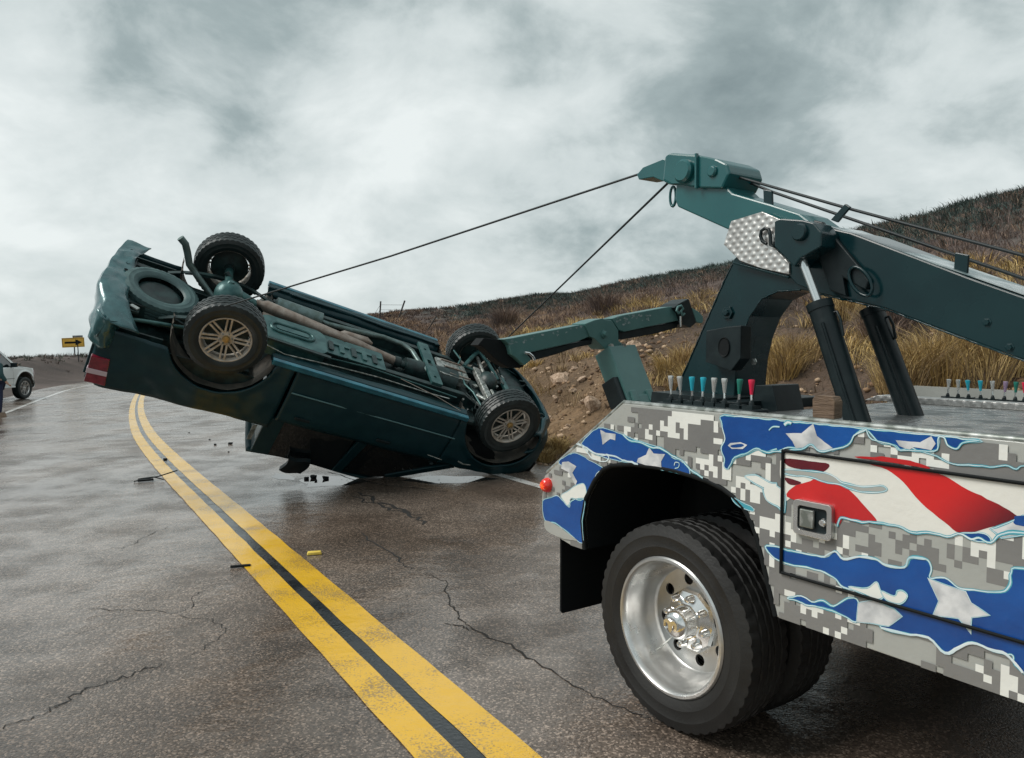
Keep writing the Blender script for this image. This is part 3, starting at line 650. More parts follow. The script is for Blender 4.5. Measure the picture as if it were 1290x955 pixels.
# mud flap
MB().plate([(.02, .262), (.03, .25), (.60, .25), (.61, .262), (.61, .62), (.02, .62)], [], -.70, -.69, ax=0).build('mud_flap', M_dark, tow)
b_ = MB()
for y in (.1, .35, .55): b_.lathe([(.001, 0), (.010, 0), (.010, .006)], 10, T=Matrix.Translation((-.687, y, .60)) @ Matrix.Rotation(pi/2, 4, 'Z'))
b_.build('flap_bolt', M_bright, tow, kind='stuff')
# door latch
def lat():
    c = [T2(c7(*p), 0) for p in ((137,442),(278,460),(270,602),(130,570))]; cx = sum(p[0] for p in c)/4; cz = sum(p[1] for p in c)/4; W = .068; H = .056
    def rr(w_, h_, r, n=4): return [(cx+sx*(w_-r)+r*cos(a0+k*pi/2/n), cz+sz*(h_-r)+r*sin(a0+k*pi/2/n)) for sx, sz, a0 in ((1, 1, 0), (-1, 1, pi/2), (-1, -1, pi), (1, -1, 3*pi/2)) for k in range(n+1)]
    fr = MB().plate(rr(W, H, .014), [rr(W*.76, H*.70, .01)], -.022, -.004).build('door_latch', M_alu, tow, bevel=.003)
    MB().plate(rr(W*.77, H*.71, .01), [], -.0115, -.0105).build('latch_recess', M_black, fr)
    MB().box((cx-.018, -.020, cz), (.048, .012, .058)).build('latch_paddle', M_bright, fr, bevel=.003)
    MB().lathe([(.001, -.022), (.009, -.022), (.013, -.018), (.014, -.011)], 18, T=Matrix.Translation((cx+.034, 0, cz-.004))).build('key_cylinder', M_chrome, fr, smooth=40)
lat()
# ---- dual wheels
def truck_wheel(y_out, deep, parent, detail=True):
    """wheel whose outer face lies at local y = y_out, at the origin of its own object"""
    s = 1
    rim = MB(); R0 = .262
    prof = [(.246, .235), (.236, .20), (.236, .15), (.225, .135)] if not deep else [(.272, .020), (.274, .010), (.268, .003), (.258, .002), (.250, .010), (.246, .03), (.238, .05), (.228, .07), (.222, .10), (.214, .145), (.205, .158)]
    rim.lathe(prof, 64); rim.lathe([(.205, .158), (.2, .162)], 64)
    dy = .158
    holes = [ngon(.160*cos(2*pi*k/8+.2), .160*sin(2*pi*k/8+.2), .0235, 16) for k in range(8)]
    rim.plate(ngon(0, 0, .208, 64), holes, dy, dy+.012)
    rim.lathe([(.262, .21), (.255, .17), (.262, .02)], 64)
    r = rim.build('wheel', M_alu, parent, smooth=35)
    t = MB(); tyre_mesh(t, .405, .262, .225, n=150, y0=.112); t.build('tyre', M_rubber, r, smooth=30)
    if deep:
        h = MB(); h.lathe([(.001, .028), (.030, .028), (.045, .034), (.056, .046), (.060, .060), (.062, .100), (.066, .108)], 40); h.build('hub_cap', M_chrome, r, smooth=30)
        h = MB(); h.lathe([(.063, .104), (.070, .104), (.074, .110), (.118, .128), (.126, .140), (.128, .157)], 10); h.build('lug_cover', M_chrome, r, smooth=20)
        em = MB()   # horned head relief on the cap
        em.prism([(0, -.026), (.009, -.014), (.012, .004), (.020, .012), (.030, .004), (.031, -.010), (.024, -.016), (.036, -.006), (.034, .016), (.020, .026), (0, .020), (-.020, .026), (-.034, .016), (-.036, -.006), (-.024, -.016), (-.031, -.010), (-.030, .004), (-.020, .012), (-.012, .004), (-.009, -.014)], .020, .036)
        em.build('cap_emblem', M_chrome, r, bevel=.002)
        nut = None
        for k in range(8):
            a = 2*pi*k/8+.2+pi/8
            if nut is None:
                nut = MB().lathe([(.001, .0), (.011, .002), (.014, .010), (.016, .040), (.021, .046), (.021, .052)], 14).build('lug_nut', M_chrome, r, smooth=40); o = nut
            else: o = nut.copy(); link(o); o.parent = r
            o.location = (.097*cos(a), .088, .097*sin(a))
        MB().tube([(.13*cos(3.9), .15, .13*sin(3.9)), (.17*cos(4.0), .10, .17*sin(4.0)), (.185*cos(4.03), .06, .185*sin(4.03))], .0035, 6).build('valve_stem', M_bright, r)
    return r
w1 = truck_wheel(0, True, tow); w1.location = (0, .0, .405)
w2 = truck_wheel(0, False, tow); w2.location = (0, .285, .405)
w3 = copy_tree(w2, tow); w3.location = (0, 1.765, .405)
w4 = copy_tree(w1, tow); w4.location = (0, 2.30, .405); w4.rotation_euler = (0, 0, pi)
# ---- control levers
def lever_bank(xs_px, y, zt, cols, zoff, tray_z, first=None):
    for k, (px, c) in enumerate(zip(xs_px, cols)):
        x_ = TK(px, 512, y).x
        lv = MB().lathe([(.0035, .0), (.0045, .03), (.0045, .05)], 8, T=Matrix.Rotation(pi/2, 4, 'X')).build('control_lever', M_rod, tow, smooth=50)
        lv.location = (x_, y, tray_z); lv.rotation_euler = (radians(rnd.uniform(-3, 3)), radians(rnd.uniform(-4, 4)), 0)
        kb = MB().lathe([(.001, .049), (.0055, .050), (.006, .056), (.0095, .085), (.012, .10), (.011, .104), (.001, .105)], 14, T=Matrix.Rotation(pi/2, 4, 'X')).build('lever_knob', c, lv, smooth=50)
        bs = MB(); bs.box((0, 0, .004), (.045, .05, .014)); bs.lathe([(.011, .008), (.009, .02), (.005, .03)], 10, T=Matrix.Rotation(pi/2, 4, 'X')); bs.build('lever_base', M_black, lv)
    xa = TK(xs_px[0]-9, 512, y).x; xb = TK(xs_px[-1]+10, 512, y).x
    MB().box(((xa+xb)/2, y+.005, tray_z-.012), (xb-xa, .10, .022)).build('lever_tray', M_black, tow, bevel=.004)
SV, TE, GR, RD, PU = M_silver_knob, M_teal_knob, M_green_knob, M_red_knob, M_purple_knob
lever_bank([780+q/2.449 for q in (160,190,225,256,290,325,368,408)], .085, 0, [SV, SV, TE, TE, SV, SV, GR, RD], 0, 1.282)
lever_bank([780+q/2.449 for q in (1012,1045,1078,1115,1152,1187,1221,1250)], 2.12, 0, [SV, SV, TE, TE, SV, PU, GR, RD], 0, 1.215)
# raised tread strip on the far side
MB().prism([(TK(1094, 540, 2.0).x, 1.190), (TK(1110, 540, 2.0).x, 1.222), (XR, 1.222), (XR, 1.190)], 1.95, 2.06).build('tread_strip', M_tread, tow, bevel=.003)
# ---- mast and boom
def T5(pts, y): return [T2(c5(*p), y) for p in pts]
mast = MB()
mast.prism(T5([(352,385),(322,450),(190,752),(150,838),(352,838),(357,760),(364,690),(378,625),(402,560),(440,505),(490,482),(560,478),(620,488),(640,440),(600,360),(520,300),(440,300)], .95), .95, 1.20)
mast_o = mast.build('mast', M_green, tow, bevel=.005)
MB().prism(T5([(268,604),(330,592),(376,588),(374,690),(345,728),(300,712),(266,700)], .87), .87, .949).build('mast_box', M_black, tow, bevel=.004)
mc = TK(*c5(324, 655), .868)
MB().lathe([(.001, 0), (.030, 0), (.034, -.004), (.036, .004)], 24, T=Matrix.Translation((mc.x, .866, mc.z)) @ Matrix.Scale(1.4, 4, (0, 0, 1))).build('mast_box_hole', M_dark, tow)
mc = TK(*c5(333, 549), .94)
MB().lathe([(.001, -.022), (.014, -.022), (.018, -.016), (.018, -.008), (.034, -.008), (.036, .0), (.036, .01)], 6, T=Matrix.Translation((mc.x, .945, mc.z))).build('mast_bolt', M_green, tow, bevel=.002)
bs = MB(); bs.prism(T5([(420,772),(472,772),(492,868),(405,868)], .95), .95, 1.16); bs.box((-.56, 1.12, 1.21), (.52, .70, .05)); bs.prism(T5([(100,792),(300,812),(300,838),(95,832)], .75), .75, 1.25); bs.build('mast_base', M_black, tow, bevel=.004)
bo = T5([(470,262),(520,262),(620,281),(720,303),(1075,438),(1249,500),(1600,622),(1600,850),(1249,695),(1100,640),(820,535),(620,490),(545,460),(470,380)], .93)
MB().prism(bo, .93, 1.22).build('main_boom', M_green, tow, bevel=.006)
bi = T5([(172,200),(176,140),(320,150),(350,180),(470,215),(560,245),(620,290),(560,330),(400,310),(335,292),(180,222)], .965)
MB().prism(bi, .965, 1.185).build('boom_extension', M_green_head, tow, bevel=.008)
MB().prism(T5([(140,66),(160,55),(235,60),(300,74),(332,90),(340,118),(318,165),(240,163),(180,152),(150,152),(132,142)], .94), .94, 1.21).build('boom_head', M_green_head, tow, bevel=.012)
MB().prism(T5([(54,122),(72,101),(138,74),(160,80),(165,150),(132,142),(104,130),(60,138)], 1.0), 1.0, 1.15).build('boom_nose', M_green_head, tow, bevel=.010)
hc = TK(*c5(200, 112), .93)
MB().lathe([(.001, -.03), (.05, -.03), (.062, -.018), (.064, .02), (.064, .30), (.05, .31)], 28, T=Matrix.Translation((hc.x, .935, hc.z))).build('cable_sheave', M_green_head, tow, smooth=35)
cl = MB(); a = TK(*c5(238, 60), .93); b = TK(*c5(238, 162), .93); cl.beam((a.x, .932, a.z+.005), (b.x, .932, b.z-.005), .012, .02, (0, 1, 0)); a = TK(*c5(305, 82), .93); 
hd = TK(*c5(285, 112), .93); cl.lathe([(.001, -.012), (.022, -.012), (.03, -.004), (.03, .01)], 20, T=Matrix.Translation((hd.x, .935, hd.z))); cl.build('head_clamp', M_green_head, tow, bevel=.002)
lo_ = TK(*c5(166, 190), 1.05)
MB().tube([(lo_.x+.022*cos(k*pi/8), 1.05, lo_.z+.055*sin(k*pi/8)) for k in range(16)], .008, 8, closed=True).build('head_ring', M_green_head, tow, smooth=60)
tb = T5([(440,237),(508,266),(480,300),(482,352),(524,396),(524,430),(440,412),(372,388),(322,338),(345,266)], .918)
MB().prism(tb, .918, .935).build('tread_plate', M_tread, tow, bevel=.002)
MB().tube([(p[0], .924, p[1]) for p in T5([(352,395),(380,402),(440,418),(524,440)], .924)], .006, 6).build('tread_plate_edge', M_green, tow)
MB().prism(T5([(478,268),(500,258),(560,262),(600,272),(624,300),(622,345),(560,380),(540,408),(505,372),(478,345)], .80), .80, .93).build('cylinder_bracket', M_green, tow, bevel=.006)
pn = TK(*c5(555, 300), .79)
MB().lathe([(.001, -.02), (.032, -.02), (.038, -.012), (.038, .02)], 24, T=Matrix.Translation((pn.x, .80, pn.z))).build('bracket_pin', M_green, tow, smooth=40)
hk = [(478,345),(468,352),(462,300),(452,292),(440,296),(437,312),(445,328),(456,334)]
MB().tube([TK(*c5(*p), .90) for p in [(480,330),(478,345),(468,340),(466,308),(462,292),(450,288),(439,296),(436,312),(442,328),(455,336)]], .0085, 8).build('stow_hook', M_black, tow, smooth=60)
for tpl in ([(444,168),(470,172),(472,236),(446,228)], [(652,262),(697,212),(712,222),(672,270)], [(1036,362),(1077,370),(1072,440),(1031,426)]):
    MB().prism(T5(tpl, .98), .98, .995).build('cable_guide', M_green, tow, bevel=.003)
MB().prism(T5([(598,262),(625,268),(742,408),(770,450),(760,478),(740,470),(690,440),(700,500),(650,480),(600,340)], .905), .905, .93).build('stow_arm', M_black, tow, bevel=.006)
lk_ = [TK(*c5(745+34*cos(a)+12*sin(a), 452+44*sin(a)+8*cos(a)), .895) for a in [k*2*pi/20 for k in range(20)]]
MB().tube(lk_, .007, 8, closed=True).build('chain_link', M_green, tow, smooth=60)
b1 = T5([(628,292),(655,300),(640,345),(600,330)], .92); MB().prism(b1, .915, .93).build('boom_gusset', M_shield, tow, bevel=.002)
tp = MB(); P0 = TK(*c5(1100, 446), .93); P1 = TK(*c5(640, 284), .93)
for k in range(9):
    q = P1.lerp(P0, (k+.5)/9); tp.lathe([(.001, .008), (.010, .007), (.014, 0)], 10, T=Matrix.Translation((q.x, .97, q.z)) @ Matrix.Rotation(-pi/2, 4, 'X'))
tp.build('boom_rivet', M_bright, tow, kind='stuff')
P2 = TK(*c5(1590, 617), .93)
MB().prism([(P1.x, P1.z+.002), (P2.x, P2.z+.002), (P2.x, P2.z+.006), (P1.x, P1.z+.006)], .945, 1.205).build('boom_top_sheen', mat('wet_sheen_boom_top', (.45, .50, .50), .12, .5, (.16, .24, .25), 7, lo=.35, hi=.6, rough2=.3, bump=.2, bscale=30), tow)  # wet sheen of the boom top put into a pale colour
wd = MB()
def bead(pts, y, rr=.004):
    P_ = [TK(*c5(*p), y) for p in pts]; Q_ = []
    for a, b in zip(P_, P_[1:]):
        m_ = max(2, int((b-a).length/.014))
        for k in range(m_): q = a.lerp(b, k/m_); Q_.append(q+Vector((rnd.uniform(-.0012, .0012), 0, rnd.uniform(-.0012, .0012))))
    Q_.append(P_[-1]); wd.tube(Q_, [rr*rnd.uniform(.75, 1.25) for _ in Q_], 6)
bead([(350,398),(322,455),(192,752)], .949); bead([(364,690),(378,625),(402,560),(440,505),(490,482),(560,478)], .949); bead([(620,492),(820,537),(1100,642),(1249,697)], .929)
bead([(500,262),(478,268),(478,345),(505,372)], .929, .003)
wd.build('weld_bead', M_green, tow, smooth=60, kind='stuff')
for p in ((700,372),(900,438),(1085,508)):
    q = TK(*c5(p[0], p[1]-30+((p[0]-700)*0)), .925); 
for p in ((1135,578),(1205,655)):
    q = TK(*c5(*p), .93); MB().lathe([(.001, -.010), (.010, -.010), (.011, -.003), (.017, -.002), (.017, .004)], 6, T=Matrix.Translation((q.x, .93, q.z))).build('boom_bolt', M_green, tow)
for p in ((300,800),(250,800),(395,700)):
    q = TK(*c5(*p), .95); MB().lathe([(.001, -.010), (.011, -.010), (.012, -.003), (.018, -.002), (.018, .004)], 6, T=Matrix.Translation((q.x, .95 if p[0] < 350 else 1.0, q.z))).build('mast_bolt', M_bright if p[0] > 350 else M_green, tow)
# hydraulic lift cylinders
for yy in (.84, 1.30):
    t_ = TK(1003, 308, .84); a = TK(1033, 385, .84); b = TK(1080, 530, .84)
    if yy > 1: a = TK(1099, 392, 1.30); b = TK(1150, 530, 1.30); t_ = a + (a-b)*.62; 
    top = Vector((t_.x, yy, t_.z)); A = Vector((a.x, yy, a.z)); B = Vector((b.x, yy, b.z)); B = B + (B-A).normalized()*.06
    cy = MB().tube([A, B], .052, 28).build('lift_cylinder', M_black, tow, smooth=50)
    MB().tube([A+(B-A)*.1, top], .019, 18).build('cylinder_rod', M_rod, cy, smooth=50)
    dd = (B-A).normalized(); MB().tube([A-dd*.014, A+dd*.02], .056, 28).build('cylinder_collar', M_black, cy, smooth=40)
    sd_ = Vector((1, 0, .3)).normalized(); MB().tube([A+dd*.05+sd_*.045, A+dd*.05+sd_*.066, A+dd*.09+sd_*.070, A+dd*.16+sd_*.058], .0065, 8).build('hydraulic_hose', M_black, cy, smooth=60)
    MB().tube([A+dd*.08+Vector((.02, -.054, 0)), B-dd*.02+Vector((.02, -.054, 0))], .007, 6).build('oil_line', M_black, cy, smooth=60)
# turret at the boom foot and a winch (outside the frame to the right)
MB().prism([(P2.x-.1, 1.26), (P2.x+.5, 1.26), (P2.x+.5, P2.z+.1), (P2.x+.05, P2.z+.12)], .88, 1.27).build('winch_turret', M_green, tow, bevel=.01)
# ---- wheel lift folded up behind the tail
XL = -1.70
def WL(pts, x=XL): return [(lambda q: (q.y, q.z))(TK(*cw(*p), x, 0)) for p in pts]
def wl(name, pts, x0, x1, m, parent=None, bevel=.004): return MB().prism(WL(pts, x1), x0, x1, ax=0).build(name, m, parent or tow, bevel=bevel)
wlift = wl('wheel_lift_bar', [(150,290),(200,282),(350,252),(560,212),(590,214),(615,275),(540,305),(290,362),(262,358),(300,400),(262,432),(212,388),(190,372),(180,322)], XL-.10, XL, M_lift)
wl('undershadow_lip', [(280,366),(540,308),(630,285),(625,318),(540,335),(430,372),(330,400),(300,402)], XL-.12, XL-.02, M_black, wlift)  # black lip below the bar carries its undershadow in the colour
wl('pivot_plate', [(590,206),(640,186),(682,177),(736,190),(770,244),(772,300),(800,318),(700,345),(640,285),(615,275)], XL-.13, XL+.012, M_lift, wlift)
wl('wheel_lift_arm', [(733,178),(790,160),(900,140),(1040,114),(1075,112),(1098,170),(1100,188),(1000,208),(800,250),(772,240)], XL-.10, XL, M_lift, wlift)
wl('undershadow_lip', [(774,248),(1000,212),(1096,194),(1088,228),(960,262),(786,292),(774,290)], XL-.12, XL-.02, M_black, wlift)
wl('arm_socket', [(1072,118),(1100,96),(1150,70),(1165,110),(1192,200),(1160,228),(1118,210),(1098,150)], XL-.13, XL+.03, M_black, wlift)
wl('arm_end_cap', [(1166,116),(1205,140),(1228,165),(1230,192),(1222,204),(1194,198)], XL-.10, XL+.02, M_lift, wlift)
MB().tube([TK(*cw(*p), XL+.05, 0) for p in [(1098,150),(1085,135),(1092,115),(1110,108),(1120,125),(1108,140),(1118,160),(1128,150)]], .009, 8).build('socket_hook', M_lift, wlift, smooth=60)
MB().tube([TK(*cw(*p), XL+.04, 0) for p in [(1106,165),(1107,222)]], .009, 8).build('locking_pin', M_rod, wlift, smooth=60)
wl('l_arm', [(8,322),(40,284),(128,290),(155,322),(192,374),(262,436),(235,446),(180,446),(120,412),(34,330)], XL-.13, XL-.04, M_dark, wlift)
MB().tube([TK(*cw(*p), XL+.02, 0) for p in [(262,362),(285,365),(305,382),(316,402)]], .009, 8).build('release_handle', M_rod, wlift, smooth=60)
for p in ((690,262), (720,326), (788,326)):
    q = TK(*cw(*p), XL+.012, 0); big = p[0] == 690
    MB().lathe([(.001, -.03), (.014, -.03), (.016, -.012), (.026 if big else .010, -.010), (.028 if big else .012, .005)], 16, T=Matrix.Translation(q) @ Matrix.Rotation(-pi/2, 4, 'Z') @ Matrix.Scale(-1, 4, (0, 1, 0)) if False else Matrix.Translation(q) @ Matrix.Rotation(pi/2, 4, 'Z')).build('pivot_bolt', M_lift if big else M_bright, wlift, smooth=40)
st0 = TK(*cw(752, 348), XL-.03, 0); st1 = TK(799, 505, st0.y+.02)
stm = MB().beam(st0, st1 + (st1-st0)*.35, .25, .15, (1, 0, 1)).build('wheel_lift_stem', M_lift, tow, bevel=.008)
dd = (st1-st0).normalized(); nn = Vector((dd.z, 0, -dd.x)); nn = nn if nn.x > 0 else -nn
MB().beam(st0+dd*.36+nn*.080, st1+dd*.2+nn*.080, .19, .012, nn).build('stem_cover', M_lift, stm, bevel=.006)
for sy in (-.07, .07): MB().beam(st0+dd*.33+nn*.084+Vector((0, sy, 0)), st0+dd*.41+nn*.084+Vector((0, sy, 0)), .045, .02, nn).build('stem_lug', M_lift, stm, bevel=.005)
MB().beam(st0+dd*.22+Vector((0, -.145, 0)), st0+dd*.40+Vector((0, -.145, 0)), .05, .12, (1, 0, 1)).build('stem_stop', M_black, stm, bevel=.004)
# chipped paint flakes on the wheel lift, a few millimetres of bare metal
fk = MB()
for k in range(46):
    t = rnd.random(); q = TK(*cw(150+rnd.random()*430, 0), XL, 0) if False else None
    if rnd.random() < .55: px_, py_ = 760+rnd.random()*180, None; py_ = 170+(px_-760)*-.17+rnd.random()*45
    else: px_ = 180+rnd.random()*400; py_ = 290-(px_-180)*.19+rnd.random()*35
    c = TK(*cw(px_, py_), XL+.0015, 0); a0 = rnd.random()*6; pts = []
    for j in range(6): r_ = rnd.uniform(.002, .011); pts.append((c.y+r_*cos(a0+j)*1.6, c.z+r_*sin(a0+j)))
    fk.add([(XL+.0015, p[0], p[1]) for p in pts], [(0, 1, 2, 3, 4, 5)])
fk.build('chipped_paint', M_chip, wlift, kind='stuff')
# winch ropes: from the winch along the boom over the head and out to the overturned pickup
def W3(v): return TRUCK @ Vector(v)
hx = TK(*c5(54, 124), 1.06); 
e1 = CAR @ VH(283, 386, -.012)
r1 = [W3(TK(1560, 430, 1.02)), W3(TK(1290, 322, 1.02)), W3(TK(*c5(700, 225), 1.02)), W3(TK(*c5(338, 122), 1.03)), W3(TK(803, 220, 1.06)), W3(TK(803, 220, 1.06)).lerp(e1, .5)-Vector((0, 0, .02)), e1]
c1 = MB().tube(r1, .0068, 8).build('winch_cable', M_cable, None, smooth=60); tag(c1, 'long upper steel cable running from the boom nose to the raised rear axle', 'cable', 'winch cables')
e2 = CAR @ VH(612, 452, .42)
r2 = [W3(TK(1560, 470, 1.13)), W3(TK(1290, 351, 1.13)), W3(TK(*c5(470, 175), 1.13)), W3(TK(*c5(300, 105), 1.13)), W3(TK(*c5(160, 140), 1.13)), W3(TK(840, 232, 1.13)), e2]
c2 = MB().tube(r2, .0072, 8).build('winch_cable', M_cable, None, smooth=60); tag(c2, 'thin lower cable dropping steeply from the boom head behind the wheel lift bar', 'cable', 'winch cables')
# wooden block on the deck edge
wbp = TK(1048, 529, .06)
wb = MB().prism([(-.040, 0), (.036, 0), (.037, .054), (.028, .070), (-.032, .072), (-.042, .058)], 0, .045)
wb = wb.build('wood_block', M_wood, None, bevel=.003); wb.matrix_world = TRUCK @ Matrix.Translation((wbp.x, .015, 1.283-.004)); tag(wb, 'weathered brown wood block resting on the tow truck side edge near the lift cylinder', 'block')

# ================================================================== PICKUPS
def car_wheel(parent, rimm, hubm, R=.40, tyrem=None):
    """axis = local y, outer face at y = +.13"""
    rim = MB(); W = .27
    rim.lathe([(.250, -.115), (.256, -.105), (.240, -.095), (.232, -.03), (.230, .06), (.236, .095), (.250, .108), (.256, .112), (.250, .120), (.238, .117), (.232, .106), (.224, .085)], 56)
    for k in range(8):
        for o in (-.021, .021):
            a = 2*pi*k/8+.2; ri, ro = .070, .236; c_, s_ = cos(a), sin(a)
            rim.beam((ri*c_-o*s_, .074, ri*s_+o*c_), (ro*c_-o*1.05*s_, .100, ro*s_+o*1.05*c_), .019, .020, (0, 1, 0))
    rim.lathe([(.001, .085), (.05, .085), (.078, .080), (.082, .06), (.08, .04)], 28)
    r = rim.build('wheel', rimm, parent, smooth=40, bevel=.002)
    t = MB(); tyre_mesh(t, R, .246, W, n=120, depth=.010); t.build('tyre', tyrem or M_rubber2, r, smooth=32)
    MB().lathe([(.001, .112), (.02, .112), (.034, .106), (.038, .09), (.038, .08)], 20).build('hub_cap', hubm, r, smooth=40)
    MB().lathe([(.001, .02), (.212, .02), (.212, .0), (.06, -.03), (.06, -.12), (.001, -.12)], 36).build('brake_disc', M_under, r, smooth=40)
    ln_ = MB()
    for k in range(6): a = 2*pi*k/6; ln_.lathe([(.001, .102), (.008, .1), (.009, .084)], 8, T=Matrix.Translation((.058*cos(a), 0, .058*sin(a))))
    ln_.build('lug_nuts', M_bright, r, kind='stuff')
    return r
def yprof(z, z0=.47):
    y = .955 - .10*((z-.82)/.45)**2*.5
    if z < z0+.07: y -= .09*((z0+.07-z)/.07)**2
    return y
AR, AZ, AF = .535, .47, .53
def zlow(x, rear_low=.66):
    z = .455
    if x < -.40: z = rear_low
    for xc, r in ((.03, AR), (3.4, AF)):
        d = abs(x-xc)
        if d < r: z = max(z, AZ + sqrt(max(r*r-d*d, 0)) if d < r else z)
    return z
def side(sgn, x0, x1, ztop, dent=0, n=None, seed=0):
    n = n or max(6, int((x1-x0)/.035)); nr = 16; mb = MB()
    def fn(u, v):
        x = x0+(x1-x0)*u; zl = zlow(x); zt = ztop(x); z = zl+(zt-zl)*v; y = yprof(z)
        if zl > .5: y = yprof(max(z, .56))
        if x > 3.75: y -= .30*((x-3.75)/.5)**2
        if x < -.9: y -= .06*((-.9-x)/.2)**2
        # wheel lip flare
        for xc, r in ((.03, AR), (3.4, AF)):
            dd_ = sqrt((x-xc)**2+(z-AZ)**2)-r
            if 0 <= dd_+.02 < .09 and z > .5: y += .022*(1-(dd_+.02)/.09)
        y += dent*mnoise.noise((x*1.7+seed, z*2.2, seed)) + dent*.35*mnoise.noise((x*6+seed, z*7, 5))
        return Vector((x, sgn*y, z))
    mb.sheet(fn, n, nr); return mb
mat('painted_sky_sheen', (.03, .20, .27), .25, .6, (.015, .12, .17), 6, coat=.5)  # blue sky reflection put into the colour
def pickup(root, paint, wrecked, trim=M_black, rimm=M_dirtyrim, hubm=M_gold, tyrem=None):
    d = .05 if wrecked else 0
    bed_top = lambda x: 1.31-.03*(x < -1.0); cab_top = lambda x: 1.18 if x < 2.7 else 1.18-.10*((x-2.7)/1.4)**1.6
    for sg in (1, -1):
        bs_ = side(sg, -1.08, .755, bed_top, d, seed=sg*3).build('bed_side', paint, root, smooth=50, solid=.02)
        side(sg, .790, 2.78, cab_top, d*.5, seed=7).build('door_side', paint, root, smooth=50, solid=.02)
        side(sg, 2.79, 4.10, cab_top, d*1.3, seed=sg*5+2).build('front_fender', paint, root, smooth=50, solid=.02)
        MB().tube([(x, sg*(yprof(.775)+.012), .775) for x in np.arange(.82, 2.92, .2)], .008, 6).build('side_moulding', M_under if not wrecked else mat('scraped_moulding', (.10, .20, .21), .35), root, smooth=60)
        sm_ = MB()
        for xs in (.80, 1.78): sm_.tube([(xs+.0*z, sg*(yprof(z)+.0065), z) for z in np.arange(.52, 1.18, .06)], .005, 5)
        if not wrecked or sg < 0: sm_.build('door_seam', M_dark, root, kind='stuff')
        # sill under the doors
        MB().prism([(.50, .455), (2.86, .455), (2.86, .52), (.50, .52)], sg*.80, sg*.885).build('sill', paint, root, bevel=.012)
        MB().prism([(.50, .448), (2.86, .448), (2.86, .512), (.50, .512)], sg*.905, sg*.972).build('sill_strip', MATS['painted_sky_sheen'] if wrecked else paint, root, bevel=.012)  # outer strip, on the wreck coloured as the sky sheen along the sill
        # wheel arch liners
        for xc, r in ((.03, AR-.012), (3.4, AF-.012)):
            MB().sheet(lambda u, v: Vector((xc+r*cos(pi*(.02+.96*u))*(1+.02*sin(v*20)), sg*(.93-.42*v), AZ+r*sin(pi*(.02+.96*u))+(.02*mnoise.noise((u*9, v*5, xc)) if wrecked else 0))), 26, 8).build('wheel_arch_liner', M_liner, root, smooth=60)
        # tail light
        q = [(-1.085, .985), (-.92, .975), (-.885, 1.28), (-1.075, 1.285)]
        tl = MB(); tl.prism(q, sg*.90, sg*.962); tlo = tl.build('taillight', M_taill, root, bevel=.008)
        tw = MB(); tw.prism([(-1.088, 1.12), (-.905, 1.115), (-.90, 1.165), (-1.086, 1.175)], sg*.91, sg*.968); tw.build('reverse_lens', M_clearl, tlo, bevel=.003)
        # headlight
        MB().prism([(3.92, .84), (4.10, .86), (4.08, 1.02), (3.80, 1.03)], sg*.66, sg*.86).build('headlight', M_clearl if not wrecked else M_dark, root, bevel=.01)
    zc = 1.86 if wrecked else 1.93
    # roof and pillars
    RY = .70
    roof = [(.84, zc), (2.15, zc-.04), (2.50, zc-.13)]
    cb = MB()
    def fr(x, z, y): return Vector((x, y, z))
    dz = (lambda x, y: (-.05*sin(x*3)+.03*y) if wrecked else 0)
    cb.sheet(lambda u, v: Vector((.70+u*1.72, (v*2-1)*(RY-.02+.0*u), zc-.03-.11*(u**2)+.045*(1-(2*v-1)**4)-.03*(1-u)**4+dz(u*1.7, (v*2-1)))), 24, 16)
    cb.build('roof', paint, root, smooth=60, solid=.03)
    for sg in (1, -1):
        sb = sg*.895; st_ = sg*RY
        # pillars: rear, middle, front
        for (xb, xt, wd) in ((.70, .74, .20), (1.78, 1.72, .11), (2.98, 2.34, .09)):
            MB().beam((xb+wd/2, sb, 1.17), (xt+wd/2, st_*.99, zc-.06-(.09 if xt > 2 else 0)), .05, wd, (1, 0, 0)).build('roof_pillar', paint, root, bevel=.006)
        gl = MB(); top = zc-.06
        gl.sheet(lambda u, v: Vector((.85+u*(.88)+.0*v, sb+(st_-sb)*v, 1.17+(top-1.17)*v)), 2, 2); gl.build('side_window', M_glass, root)
        gl = MB(); gl.sheet(lambda u, v: Vector((1.86+u*(1.04-.52*v), sb+(st_-sb)*v, 1.17+(top-.07*u-1.17)*v)), 2, 2); gl.build('side_window', M_glass, root)
        mm = MB(); mm.box((2.72, sg*1.03, 1.26), (.12, .20, .16)); mm.box((2.72, sg*.93, 1.20), (.05, .16, .04))
        if wrecked: mm = MB(); mm.box((2.72, sg*.93, 1.20), (.05, .10, .04))
        mi = mm.build('door_mirror', M_black, root, bevel=.02)
        if not wrecked: MB().box((2.785, sg*1.05, 1.27), (.012, .13, .05)).build('amber_marker', M_amber, mi)
        for xh in (1.05, 2.02): MB().box((xh, sg*(.955 if not wrecked else .962), 1.07), (.17, .03, .035)).build('door_handle', paint if not wrecked else M_black, root, bevel=.008)
    MB().sheet(lambda u, v: Vector((3.06-.64*v, (u*2-1)*(.86-.18*v), 1.17+(zc-.15-1.17)*v)), 8, 4).build('windshield', M_glass, root, smooth=60)
    MB().sheet(lambda u, v: Vector((.72+.03*v, (u*2-1)*(.84-.15*v), 1.17+(zc-.06-1.17)*v)), 2, 2).build('rear_window', M_glass, root)
    MB().box((.70, 0, .95), (.04, 1.74, .50)).build('cab_back', paint, root)
